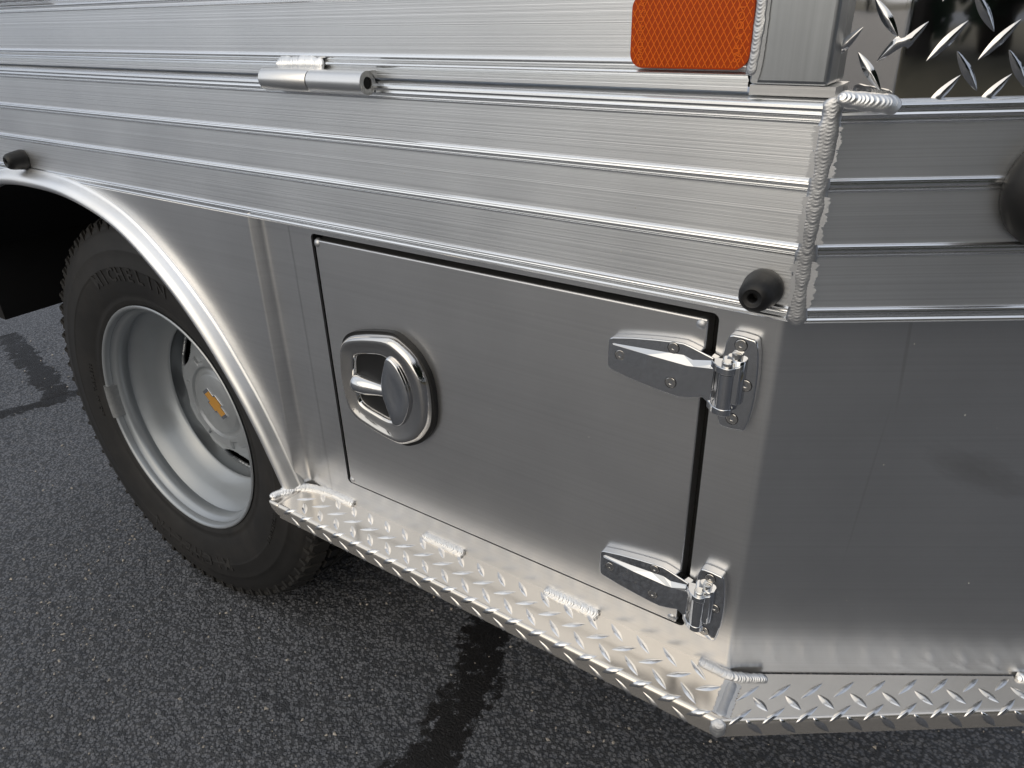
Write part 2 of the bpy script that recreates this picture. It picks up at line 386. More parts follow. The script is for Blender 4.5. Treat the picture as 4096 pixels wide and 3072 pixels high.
def chips(n=3600):
    V, F = [], []; rr = random.Random(5)
    for i in range(n):
        far = rr.random() < .35
        x = rr.uniform(-3.2, -.9) if far else rr.uniform(-1.5, .6); y = rr.uniform(-.7, 1.2) if far else rr.uniform(-.55, .6)
        if math.sin(x * 7 + 2 * math.sin(y * 5)) + math.sin(y * 9 + x * 3) < rr.uniform(-1.5, 1.3): continue
        s = rr.choice((.0006, .0008, .0011, .0014, .0019, .0026)) * rr.uniform(.8, 1.25); a = rr.uniform(0, 6.28)
        m = rr.choice((4, 5, 6)); o = len(V)
        for k in range(m):
            q = a + 6.283 * k / m; rx = s * rr.uniform(.6, 1.2) * (1.6 if k % 3 == 0 else 1)
            V.append((x + rx * math.cos(q), y + rx * math.sin(q), rr.uniform(-.0006, .0003)))
        for k in range(m):
            q = a + 6.283 * k / m; V.append((x + s * .6 * math.cos(q), y + s * .6 * math.sin(q), s * rr.uniform(.5, .8) + .0002))
        F += [(o + k, o + (k + 1) % m, o + m + (k + 1) % m, o + m + k) for k in range(m)]; F.append(tuple(o + m + k for k in range(m)))
    o = mesh('stone_chips', V, F, m_chip, None, 0)
    tag(o, 'pale stone chips scattered over the dark asphalt', 'gravel', 'stuff'); return o
chips()

def leaf_mesh(seed):
    rr = random.Random(seed); V, F = [], []
    cl = [(rr.uniform(-2.2, 2.2), rr.uniform(-2.2, 2.2), rr.uniform(1.2, 8.5), rr.uniform(.9, 1.9)) for _ in range(34)]
    for cx_, cy_, cz_, cr_ in cl:
        k_ = 1 - abs(cz_ - 4.0) / 9
        for _ in range(60):
            d = Vector((rr.gauss(0, 1), rr.gauss(0, 1), rr.gauss(0, 1))).normalized() * cr_ * rr.uniform(.5, 1)
            c = Vector((cx_ * k_, cy_ * k_, cz_)) + d; a = Vector((rr.gauss(0, 1), rr.gauss(0, 1), rr.gauss(0, 1))).normalized(); b = a.orthogonal().normalized(); s = rr.uniform(.12, .28)
            o = len(V); V += [c + a * s, c + b * s, c - a * s, c - b * s]; F.append((o, o + 1, o + 2, o + 3))
    return V, F
crown0 = None
spots = [(15.5 * math.cos(R(a)) * k, 15.5 * math.sin(R(a)) * k, h) for a, k, h in ((-2, 1.25, 1.4), (-9, 1.12, 1.15), (-15, 1.25, .95), (-20, 1.08, 1.1), (-27, 1.2, 1.2), (-33, 1.1, .95), (-40, 1.25, 1.1), (-46, 1.15, .9), (-54, 1.4, 1.))]
spots += [(-95 + i * 13.5, -98 - 6 * math.sin(i * 1.7), .75 + .2 * math.sin(i * 2.3)) for i in range(12)]
for i, (x, y, h_) in enumerate(spots):
    t = bpy.data.objects.new('tree', None); COL.objects.link(t); t.location = (x, y, 0); t.scale = (1.25, 1.25, h_ * 1.3) if i < 9 else (1, 1, h_); t.rotation_euler.z = i * 1.3
    near = i < 9
    tag(t, 'dark leafy tree on the dry verge, mirrored in the polished head plate' if near else 'distant dark tree across the car park, mirrored small in the door latch', 'tree',
        group='trees on the near verge' if near else 'distant trees across the car park')
    if crown0 is None:
        v, f = leaf_mesh(3); crown0 = mesh('crown', v, f, m_leaf, t, 0)
        v, f = tube([(0, 0, -.1), (.05, 0, 1.5), (.2, .1, 3.5), (.1, .3, 6)], [.28, .2, .14, .05], 8); trunk0 = mesh('trunk', v, f, m_bark, t)
    else:
        for q in (crown0, trunk0):
            c = q.copy(); COL.objects.link(c); c.parent = t
tag(mesh('verge', [(5.5, 2, .004), (8.0, -17, .004), (40, -17, .004), (40, 2, .004)], [(0, 1, 2, 3)], m_verge, None, 0), kind='structure')

# ------------------------------------------------------------------ the truck
truck = bpy.data.objects.new('flatbed_truck', None); COL.objects.link(truck); truck.location = (0, 0, 0)
tag(truck, 'aluminium service body truck with tool box door, tread plate step and dual rear wheel', 'truck')

# groove with its twin beads, going down in z from the top
def groove(z):
    return [(0, z + .0072), (.0011, z + .0066), (.0021, z + .0056), (.0023, z + .0048), (.0019, z + .0042), (.0020, z + .0036), (.0023, z + .0028),
            (.0019, z + .0019), (.0009, z + .0013), (-.0012, z + .0011), (-.0014, z - .0002), (-.0012, z - .0010), (.0004, z - .0013), (.0012, z - .0018), (.0010, z - .0026), (0, z - .0032)]
RAIL = [(-.060, -.0625), (-.030, -.0628), (-.006, -.0632), (-.0025, -.0638), (.0006, -.0652), (.0024, -.0672), (.0026, -.0690), (.0018, -.0705), (.0009, -.0713),
        (.0018, -.0722), (.0024, -.0732), (.0019, -.0742), (.0008, -.0748), (-.0012, -.0750), (-.0014, -.0762), (-.0012, -.0772), (.0004, -.0776), (.0013, -.0782), (.0010, -.0790), (0, -.0797),
        (0, -.0950), (0, -.1080)] + groove(-.1240) + [(0, -.1400), (0, -.1560)] + groove(-.1730) + [(0, -.1900), (0, -.2080)] + \
       [(0, -.2168), (.0012, -.2174), (.0022, -.2184), (.0023, -.2192), (.0018, -.2199), (.0022, -.2208), (.0020, -.2217), (.0008, -.2223), (-.0010, -.2225), (-.0012, -.2238),
        (-.0004, -.2248), (.0016, -.2254), (.0028, -.2266), (.0030, -.2280), (.0022, -.2292), (.0004, -.2300), (-.004, -.2304), (-.050, -.2304)]
m_bead = metal('extruded_bead', (.93, .94, .95), .20, .03, (.06, .06, 640), .06, 0, (0, 0, 1), .05, 0, .10, met=.97, speck=False)
def shine_beads(o, nx, ny, y_in=-.0035):
    """the rubbed beads and grooves are shinier than the flats: pick the faces that leave the face plane"""
    o.data.materials.append(m_bead)
    for p in o.data.polygons:
        d = [o.data.vertices[i].co.x * nx + o.data.vertices[i].co.y * ny for i in p.vertices]
        if y_in < min(d) and (max(d) > .0005 or min(d) < -.0006): p.material_index = 1
th2 = TH / 2
mit = (math.sin(th2) / math.cos(th2), -1.0)        # miter offset at the corner
xs = [-2.0, -1.4, -1.0, -.6, -.3, -.1]
v, f = sweep(RAIL, [(x, 0, 0, -1) for x in xs] + [(-.0012, 0, mit[0], mit[1])])
shine_beads(mesh('side_rail', v, f, m_rail, truck, 28), 0, -1)
nR = (math.sin(TH), -math.cos(TH))
v, f = sweep(RAIL, [(.0012, .0006, mit[0], mit[1])] + [(UX * s, UY * s, nR[0], nR[1]) for s in (.1, .3, .6, .9)])
o = mesh('side_rail', v, f, m_railR, truck, 28); o['label'] = 'darker end rail right of the corner weld'; shine_beads(o, nR[0], nR[1])

# ---- upper board (drop side) above the rail
BX = -.0612
def bead(z, h=.0022, r=.0026): return [(0, z + r), (h * .6, z + r * .62), (h, z + .0004), (h, z - .0004), (h * .6, z - r * .62), (0, z - r)]
BOARD = [(-.030, .075), (.0005, .075), (.0005, .060), (0, .055), (0, .0285)] + bead(.0232) + bead(.0160) + [(-.0006, .0128)] + bead(.0096, .0014, .0018) + \
        [(0, .0060), (0, -.018), (0, -.0375)] + bead(-.0413, .0026, .0031) + [(-.0010, -.0447), (-.0012, -.0455)] + bead(-.0487, .0028, .0029) + \
        [(-.0004, -.0520), (-.0010, -.0532), (.0002, -.0538), (.0002, -.0560), (-.0006, -.0568), (-.0002, -.0574), (-.0002, -.0600), (-.0020, -.0606), (-.030, -.0606)]
v, f = sweep(BOARD, [(x, .0022, 0, -1) for x in (-2.0, -1.2, -.6, -.3, BX)])
o = mesh('side_board', v, f, m_rail, truck, 28); o.data.materials.append(m_bead)
for p in o.data.polygons:
    d = [-o.data.vertices[i].co.y + .0022 for i in p.vertices]
    if max(d) > .0007: p.material_index = 1
v, f = box(-.0602, -.0050, -.0005, .048, -.0548 + G, .12 + G)
bevel(mesh('corner_post', v, f, m_post, truck, 30), .0032, 4)
v, f = box(-.0600, .0000, .0030, .040, -.0622 + G, -.0552 + G)
mesh('post_foot', v, f, m_hinge, truck, 30)
v, f = prism([(-.0640, .09), (-.0590, .09), (-.0545, -.03), (-.0590, -.052), (-.0650, -.053)], -.0012, .001)
ragged('sealant_strip', [(-.0530, -.0008, .09), (-.0530, -.0008, .02), (-.0535, -.0008, -.035), (-.0560, -.0008, -.0535)], (0, -1, 0), .0050, m_sealc, truck, .0010, 4, .3)
weld('weld_bead', [(-.0575, -.001, .07), (-.0572, -.001, .02), (-.0575, -.001, -.02), (-.0592, -.001, -.0490)], (-.1, -1, 0), .0100, .0024, m_weldg, .0040, .14, truck, .9, 2)

# ---- hinge of the drop side
hz = -.0640
v, f = lathe([(0, .0062), (0, .0104), (.0009, .0113), (.0722, .0113), (.0733, .0104)], (-.5860, -.0110, hz + G), (1, 0, 0), 40)
mesh('board_hinge', v, f, m_hinge, truck, 40)
hb = lathe([(.0745, .0102), (.0755, .0112), (.1527, .0112)], (-.5860, -.0110, hz + G), (1, 0, 0), 40, False)
hb2 = mesh('board_hinge', *hb, m_hinge, truck, 40)
v, f = lathe([(0, .0112), (0, .0058), (-.022, .0058), (-.022, 0)], (-.4333, -.0110, hz + G), (1, 0, 0), 40, False); mesh('barrel_end', v, f, m_sawn, hb2, 30)
v, f = lathe([(0, .0085), (.0014, .0085)], (-.5128, -.0110, hz + G), (1, 0, 0), 32); mesh('spacer_washer', v, f, m_gap, hb2)
v, f = lathe([(0, .0056), (.0004, .0)], (-.4345, -.0110, hz + G), (1, 0, 0), 24); mesh('barrel_bore', v, f, m_black, hb2)
arm = [(.003, .0106), (.010, .0112), (.024, .0090), (.034, .0045), (.040, .0010), (.040, -.0015), (.028, -.001), (.013, .0028), (.0088, .0045), (.0070, .0085)]
n_ = len(arm); V = [(x, -.0110 + a, hz + b + G) for x in (-.5115, -.4333) for a, b in arm]
Fm = [tuple(range(n_)), tuple(range(2 * n_ - 1, n_ - 1, -1))] + [(i, (i + 1) % n_, n_ + (i + 1) % n_, n_ + i) for i in range(n_)]
me = mesh('hinge_leaf', V, Fm, m_hinge, hb2, 30)
weld('weld_bead', [(-.5750, -.0015, -.0500), (-.5500, -.003, -.0492), (-.5250, -.003, -.0485), (-.5020, -.002, -.0500)], (0, -1, .25), .0155, .0042, m_weld, .0030, .26, truck, .35, 5)

# ---- amber reflector, a sheet stuck on the board
RX0, RX1, RZ0, RZ1 = -.1548, -.0610, -.0452, .0062
def rounded(x0, x1, z0, z1, r, n=8):
    P = []
    for cx_, cz_, a0 in ((x1 - r, z0 + r, -90), (x1 - r, z1 - r, 0), (x0 + r, z1 - r, 90), (x0 + r, z0 + r, 180)):
        P += [(cx_ + r * math.cos(R(a0 + 90 * k / n)), cz_ + r * math.sin(R(a0 + 90 * k / n))) for k in range(n + 1)]
    return P
v, f = prism(rounded(RX0, RX1, RZ0, RZ1, .0105), -.0026, -.0008)
refl = mesh('reflector', v, f, m_amber, truck, 30); refl['label'] = 'orange reflector sheet with diamond mesh'
bm = bmesh.new()
px, pz = .0049, .0084; Y_ = -.00275
for sgn in (-1, 1):                                                # two families of raised mesh lines
    k = -40
    while k < 60:
        xa = RX0 + k * px; pts = []
        x, z = xa, RZ0
        P0 = Vector((x, z)); D = Vector((px * .5 * sgn, pz * .5)).normalized()
        t0, t1 = None, None
        for q in range(0, 260):
            t = q * .0003; p = P0 + D * t * 1.0
            ins = RX0 + .0012 < p.x < RX1 - .0012 and RZ0 + .001 < p.y < RZ1 - .001
            for cx_, cz_ in ((RX0 + .0105, RZ0 + .0105), (RX1 - .0105, RZ0 + .0105), (RX0 + .0105, RZ1 - .0105), (RX1 - .0105, RZ1 - .0105)):
                if (p.x < cx_) == (cx_ < (RX0 + RX1) / 2) and (p.y < cz_) == (cz_ < (RZ0 + RZ1) / 2) and (p - Vector((cx_, cz_))).length > .0095: ins = False
            if ins:
                if t0 is None: t0 = t
                t1 = t
        if t0 is not None and t1 - t0 > .001:
            w = Vector((-D.y, D.x)) * .00036; a, b = P0 + D * t0, P0 + D * t1
            vs = [bm.verts.new((p.x, Y_ - (.0001 if sgn > 0 else .00016), p.y + G)) for p in (a + w, a - w, b - w, b + w)]; bm.faces.new(vs)
        k += 1
me = bpy.data.meshes.new('diamond_mesh'); bm.to_mesh(me); bm.free(); o = link('diamond_mesh', me, m_amber2, refl, 0); o['kind'] = 'stuff'
def text_mesh(body, size, mat, parent, name, M4, extrude=.00015, bold=0.):
    cu = bpy.data.curves.new(name, 'FONT'); cu.body = body; cu.size = size; cu.extrude = extrude; cu.offset = bold; cu.align_x = 'LEFT'; cu.resolution_u = 3
    o = bpy.data.objects.new('t', cu); COL.objects.link(o); dg = bpy.context.evaluated_depsgraph_get()
    me = bpy.data.meshes.new_from_object(o.evaluated_get(dg)); bpy.data.objects.remove(o)
    me.transform(M4); me.materials.clear(); return link(name, me, mat, parent, 0)
def face_m(x, y, z, rot):                                           # text lying on the side face, turned by rot
    return Matrix.Translation((x, y, z + G)) @ Matrix.Rotation(R(90), 4, 'X') @ Matrix.Rotation(R(rot), 4, 'Z')
for body, x, z, rot, sz in (('SAE A DOT', -.0672, -.0405, 90, .0076), ('MADE IN U.S.A.', -.1440, -.0400, 90, .0062)):
    text_mesh(body, sz, m_amber2, refl, 'lettering', face_m(x, -.0030, z, rot), .0001)

# ---- rubber bumpers
def bumper(c, ax, k=1., prof=None):
    prof = prof or [(-.001, .0150), (.001, .0158), (.0055, .0160), (.009, .0155), (.014, .0146), (.021, .0136), (.026, .0122), (.0292, .0098), (.0303, .0075), (.0296, .0062), (.0296, .0045), (.0288, .0036), (.018, .0032), (.018, 0)]
    v, f = lathe([(d * k, r * k) for d, r in prof], (c[0], c[1], c[2] + G), ax, 48, False)
    o = mesh('rubber_bumper', v, f, m_rubber, truck, 50); return o
bumper((-.0285, 0, -.2050), (0, -1, 0))['label'] = 'black rubber bumper beside the corner weld'
bumper((-1.2440, 0, -.2050), (0, -1, 0))['label'] = 'black rubber bumper above the wheel arch'
rc = (UX * .1735, UY * .1735)
bumper((rc[0], rc[1], -.1260), (nR[0], nR[1], 0), 1., [(-.001, .040), (.002, .043), (.008, .044), (.014, .042), (.020, .036), (.0235, .026), (.024, .0)])['label'] = 'large black rubber bumper on the end rail'

# ---- body panels
ZB, ZT = -.6445, -.2240
PT = R(32.4)
def frame_panel():                                                    # panel round the door opening
    bm = bmesh.new()
    x0, x1 = -.6195, -.018
    o_ = [(x0, ZB), (x1, ZB), (x1, ZT), (x0, ZT)]; i_ = rounded(-.5800, -.0655, -.6070, -.2400, .0065, 6)
    es = []
    for loop in (o_, i_):
        vs = [bm.verts.new((x, .012, z + G)) for x, z in loop]
        es += [bm.edges.new((vs[k], vs[(k + 1) % len(vs)])) for k in range(len(vs))]
    bmesh.ops.triangle_fill(bm, use_beauty=True, use_dissolve=False, edges=es)
    for k in range(len(i_)):
        a, b = i_[k], i_[(k + 1) % len(i_)]
        bm.faces.new([bm.verts.new(q) for q in ((a[0], .012, a[1] + G), (b[0], .012, b[1] + G), (b[0], .0150, b[1] + G), (a[0], .0150, a[1] + G))])
    bmesh.ops.remove_doubles(bm, verts=bm.verts, dist=1e-6); bmesh.ops.recalc_face_normals(bm, faces=bm.faces)
    me = bpy.data.meshes.new('box_panel'); bm.to_mesh(me); bm.free(); return link('box_panel', me, m_panel, truck, 30)
frame_panel()
# rounded corner and end panel
r_ = .016; st = []
cxp, cyp = -.018, .012 + r_
for k in range(0, 13): a = PT * k / 12; st.append((cxp + r_ * math.sin(a), cyp - r_ * math.cos(a)))
ux, uy = math.cos(PT), math.sin(PT); ex, ey = st[-1]
st += [(ex + ux * s, ey + uy * s) for s in (.02, .1, .3, .7)]
v = [(x, y, z + G) for x, y in st for z in (ZT, -.4, -.55, ZB)]
mesh('end_panel', v, grid(len(st), 4), m_endp, truck, 40)['label'] = 'darker end panel right of the rounded body corner'
LEAN = lambda z: -.0015 - .004 * max(0., (ZT - z)) / (ZT - ZB)         # the arch panel leans out a little toward the step
v = []
for z in (ZT, -.36, -.5, ZB):
    yl = LEAN(z); v.append([(x, yl + (.0120 - yl) * t) for x, t in ((-.6841, 0), (-.6800, 0), (-.6785, .012), (-.6770, .07), (-.6690, .74), (-.6668, .90), (-.6650, .965), (-.6625, .99), (-.6590, 1.0), (-.6190, 1.0))])
v = [(x, y, z + G) for row, z in zip(v, (ZT, -.36, -.5, ZB)) for x, y in row]
mesh('return_panel', v, grid(4, 10), m_panel, truck, 60)
# wheel arch curve, outer side of the panel and of the trim
ARC = [(-.673, -.640), (-.690, -.597), (-.712, -.546), (-.745, -.484), (-.805, -.396), (-.883, -.319), (-.972, -.262), (-1.083, -.2315), (-1.205, -.2240)]
ARC = ARC + [(-2.41 - x, z) for x, z in ARC[-2::-1]]
arc = [(p.x, p.y) for p in catmull([Vector(p) for p in ARC], 12)]
V = []; ax_ = [a for a in arc if a[0] < -.684]; ax_ = [(-.684, float(np.interp(.684, [-a[0] for a in arc[:40]], [a[1] for a in arc[:40]])))] + ax_
for x, z in ax_:
    for k in range(5): zz = z + (max(ZT, z) - z) * k / 4; V.append((x, LEAN(zz), zz + G))
mesh('fender_panel', V, grid(len(ax_), 5), m_panel, truck, 60)
# fender trim: half round moulding with a thin flange
CR = [(-.0105, .002), (-.0108, -.0035), (-.0098, -.0050), (-.0080, -.0058), (-.0070, -.0080), (-.0050, -.0155), (-.0010, -.0215), (.0040, -.0245), (.0090, -.0240), (.0130, -.0205), (.0150, -.0150), (.0150, -.0060), (.0135, .010)]
V = []; P = [Vector(p) for p in arc]
for i, p in enumerate(P):
    t = (P[min(i + 1, len(P) - 1)] - P[max(i - 1, 0)]).normalized(); nin = Vector((-t.y, t.x))
    if nin.dot(Vector((-1.205, -.73)) - p) < 0: nin = -nin
    V += [(p.x + nin.x * (a + .006), d, p.y + nin.y * (a + .006) + G) for a, d in CR]
mesh('fender_trim', V, grid(len(P), len(CR)), m_ring, truck, 50)
# wheel well liner, black
V = []
for i, p in enumerate(P):
    t = (P[min(i + 1, len(P) - 1)] - P[max(i - 1, 0)]).normalized(); nin = Vector((-t.y, t.x))
    if nin.dot(Vector((-1.205, -.73)) - p) < 0: nin = -nin
    q = p + nin * .012; z = max(q.y, -.575 if q.x < -1.2 else -.66)
    V += [(q.x, .006, z + G), (q.x, .62, z + G)]
well = mesh('wheel_well_liner', V, grid(len(P), 2), m_black, truck, 40)
v, f = box(-1.68, -1.604, .012, .62, -.571 + G, -.24 + G); mesh('mud_guard', v, f, m_black, truck, 0)
# closed underside, frame rails and inner box floor that keep the wheel well dark
parts = [box(-1.70, .10, .62, 1.9, -.30 + G, -.20 + G), box(-.66, .30, .20, 1.9, -.60 + G, -.58 + G), box(-1.70, .3, .62, .70, -.62 + G, -.30 + G), box(-.66, .22, .19, .20, -.64 + G, -.56 + G)]
v, f = merge(parts); mesh('underbody', v, f, m_black, truck, 0)
v, f = tube([(-1.11, .24, -.70 + G), (-1.11, 1.9, -.70 + G)], .06, 16); mesh('axle', v, f, m_black, truck)
v, f = box(-1.70, -.02, .05, 1.9, -.235 + G, -.20 + G); mesh('bed_floor', v, f, m_black, truck, 0)

def flecks(name, n, seed, spot):
    rr = random.Random(seed); V, F = [], []
    for _ in range(n):
        o_, u_, w_, nn = spot(rr); k = rr.choice((.00022, .0003, .0004, .0006)); a0 = rr.uniform(0, 6.3); m_ = rr.choice((3, 4, 5)); o = len(V)
        for q in range(m_):
            a1 = a0 + 6.283 * q / m_; kk = k * rr.uniform(.6, 1.4); V.append(o_ + u_ * math.cos(a1) * kk + w_ * math.sin(a1) * kk * rr.choice((1, 1, 1.8)))
        V.append(o_ + nn * k * .5); F += [(o + q, o + (q + 1) % m_, o + m_) for q in range(m_)]
    o = mesh(name, V, F, m_fleck, truck, 0); o['kind'] = 'stuff'; return o
m_fleck = plain('pale_dust', (.62, .61, .58), .8)
ZV = Vector((0, 0, 1)); XV = Vector((1, 0, 0))
flecks('dust_flecks', 75, 1, lambda q: (Vector((q.uniform(-.565, -.085), .0104, G + q.uniform(-.595, -.26))), XV, ZV, Vector((0, -1, 0))))
UV_ = Vector((math.cos(R(32.4)), math.sin(R(32.4)), 0)); NV_ = Vector((math.sin(R(32.4)), -math.cos(R(32.4)), 0))
def on_end(q):
    d = q.uniform(.02, .30); return (Vector((-.018 + .016 * math.sin(R(32.4)), .028 - .016 * math.cos(R(32.4)), G + q.uniform(-.63, -.24))) + UV_ * d + NV_ * .0001, UV_, ZV, NV_)
flecks('dust_flecks', 45, 2, on_end)
flecks('dust_flecks', 40, 3, lambda q: (Vector((q.uniform(-.9, -.03), -.0001, G + q.choice((q.uniform(-.118, -.082), q.uniform(-.165, -.13), q.uniform(-.215, -.18))))), XV, ZV, Vector((0, -1, 0))))

# ---- tool box door
def door():
    bm = bmesh.new()
    v, f = prism(rounded(-.5732, -.0745, -.6048, -.2462, .0022, 3), .0105, .0300)
    o = mesh('tool_box_door', v, f, m_door, truck, 30)
    m = bevel(o, .0068, 5, 60)
    return o
dr = door()
v, f = merge([box(-.61, -.03, .030, .034, -.62 + G, -.232 + G), box(-.5803, -.5799, .0151, .030, -.607 + G, -.24 + G), box(-.0656, -.0650, .0151, .030, -.607 + G, -.24 + G), box(-.58, -.0655, .0151, .030, -.6076 + G, -.6070 + G), box(-.58, -.0655, .0151, .030, -.2400 + G, -.2392 + G)])
mesh('door_recess', v, f, m_gap, truck, 0)
for x, z in ((-.0805, -.2522), (-.5690, -.2510), (-.0800, -.5990), (-.5690, -.5995)):
    v, f = lathe([(-.004, .0040), (0, .0062), (.003, .0060), (.0050, .0042), (.0060, .0018), (.0062, 0)], (x, .0150, z + G), (0.25 if x > -.3 else -.25, -1, .3 if z > -.4 else -.3), 20, False)
    mesh('corner_weld', v, f, m_weldg, dr, 60)

# ---- latch
LZ = -.4185
OUT = [(-.5384, -.3794), (-.5331, -.3682), (-.5209, -.3588), (-.5011, -.3522), (-.4802, -.3475), (-.4599, -.3442), (-.4470, -.3442), (-.4339, -.3499), (-.42, -.359), (-.4102, -.3706), (-.4024, -.3844), (-.3985, -.4009), (-.3975, -.4185)]
OUT = OUT + [(x, 2 * LZ - z) for x, z in OUT[-2::-1]]; OUT += [(-.5420, -.4300), (-.5425, -.4185), (-.5420, -.4070)]
INN = [(-.5193, -.3882), (-.5115, -.3815), (-.4928, -.3767), (-.4761, -.3735), (-.4642, -.3738), (-.4474, -.3801), (-.4373, -.392), (-.4315, -.4054), (-.4293, -.4185)]
INN = INN + [(x, 2 * LZ - z) for x, z in INN[-2::-1]]; INN += [(-.5228, -.4300), (-.5232, -.4185), (-.5228, -.4070)]
cc = Vector((-.474, LZ)); N = 120
def ray_resample(poly, n):
    P = [Vector(p) for p in catmull([Vector(p) for p in poly], 10, True)]; O = []
    for k in range(n):
        a = 2 * math.pi * k / n; d = Vector((math.cos(a), math.sin(a))); best = 0
        for i in range(len(P)):
            p, q = P[i] - cc, P[(i + 1) % len(P)] - cc; e = q - p; den = d.x * e.y - d.y * e.x
            if abs(den) < 1e-12: continue
            t = (p.x * e.y - p.y * e.x) / den; s = (p.x * d.y - p.y * d.x) / den
            if t > 0 and -1e-6 <= s <= 1 + 1e-6: best = max(best, t)
        O.append(cc + d * best)
    return O
Oo, Oi = ray_resample(OUT, N), ray_resample(INN, N)
latch = bpy.data.objects.new('door_latch', None); COL.objects.link(latch); latch.parent = truck; latch.location = (-.474, .0105, LZ + G)
def under(o, p):
    o.parent = p; o.matrix_parent_inverse = Matrix.Translation(-Vector(p.location)); return o
bpy.context.view_layer.update()
LAY = [(-.030, .0100), (-.030, .0060), (.00, .0035), (.03, -.0010), (.12, -.0062), (.24, -.0080), (.36, -.0070), (.50, -.0050), (.75, -.0034), (.90, -.0026), (.97, -.0018), (1.01, .0004), (1.03, .0020), (1.10, .0065), (1.24, .0140), (1.40, .0195), (1.52, .0212), (1.8, .0215)]
V = []
for f_, d in LAY:
    for a, b in zip(Oo, Oi):
        if f_ <= 1: p = a.lerp(b, f_)
        else: p = cc + (b - cc) * (1 - (f_ - 1) * .75)
        V.append((p.x, d, p.y + G))
kk = [f_ for f_, d in LAY].index(1.03)
under(mesh('latch_bezel', V[:(kk + 1) * N], grid(kk + 1, N, False, True), m_steelp, None, 60), latch)
Fq = grid(len(LAY) - kk, N, False, True); Fq.append(tuple((len(LAY) - kk - 1) * N + k for k in range(N)))
m_dish = metal('pressed_steel_dish', (.80, .79, .77), .36, .05, None, 0, 0, (1, 0, 0), .05, speck=False, met=.75)
under(mesh('latch_dish', V[kk * N:], Fq, m_dish, None, 60), latch)
V, Fq = prism([((cc + (p - cc) * 1.045).x, (cc + (p - cc) * 1.045).y) for p in Oo], .0030, .0104); under(mesh('gasket', V, Fq, m_rubber, None, 40), latch)
BL = [(-.4580, -.3725), (-.4513, -.371), (-.4408, -.3795), (-.4314, -.3964), (-.4269, -.4110), (-.4262, -.4190)]
BL = BL + [(x, 2 * LZ + .0005 - z) for x, z in BL[-2::-1]] + [(-.4640, -.4480), (-.4700, -.4300), (-.4712, -.4190), (-.4700, -.4060), (-.4640, -.3860)]
Bo = resample_closed(catmull([Vector(p) for p in BL], 10, True), 72); bc = Vector((-.4480, LZ))
V = []
for s_, d in ((.92, .0035), (1., .0015), (1.0, -.0045), (.985, -.0060), (.93, -.0068), (.55, -.0070), (.46, -.0066), (.34, -.0060), (.18, -.0057)):
    V += [((bc + (p - bc) * s_).x, d, (bc + (p - bc) * s_).y + G) for p in Bo]
F_ = grid(9, 72, False, True) + [tuple(8 * 72 + k for k in range(72)), tuple(range(72))[::-1]]
under(mesh('handle_blade', V, F_, m_chrome, None, 50), latch)
pts = [(-.4400, .004, -.4240), (-.4620, .006, -.4245), (-.4840, .004, -.4240), (-.5000, .0015, -.4235), (-.5120, .0005, -.4232), (-.5185, .0022, -.4232), (-.5205, .004, -.4232)]
V, F_ = tube([(x, y, z + G) for x, y, z in [tuple(p) for p in catmull([Vector(p) for p in pts], 5)]], 1.0, 24)
rad = np.interp(np.linspace(0, 1, 31), [0, .3, .55, .75, .9, 1], [.0080, .0095, .0128, .0138, .0110, .0015]); V = []
CP = catmull([Vector(p) for p in pts], 5)
V, F_ = tube([(p.x, p.y, p.z + G) for p in CP], [float(r) for r in rad[:len(CP)]], 24)
under(mesh('handle_grip', V, F_, m_chrome, None, 60), latch)
V, F_ = lathe([(0, .013), (.010, .0125), (.013, .011), (.014, 0)], (-.474, .0235, LZ + .004 + G), (0, -1, 0), 32); under(mesh('handle_hub', V, F_, m_chrome, None, 40), latch)
V, F_ = tube([(-.474, .018, LZ + .004 + G), (-.474, .006, LZ + G)], .0085, 20); under(mesh('handle_stem', V, F_, m_chrome, None, 40), latch)

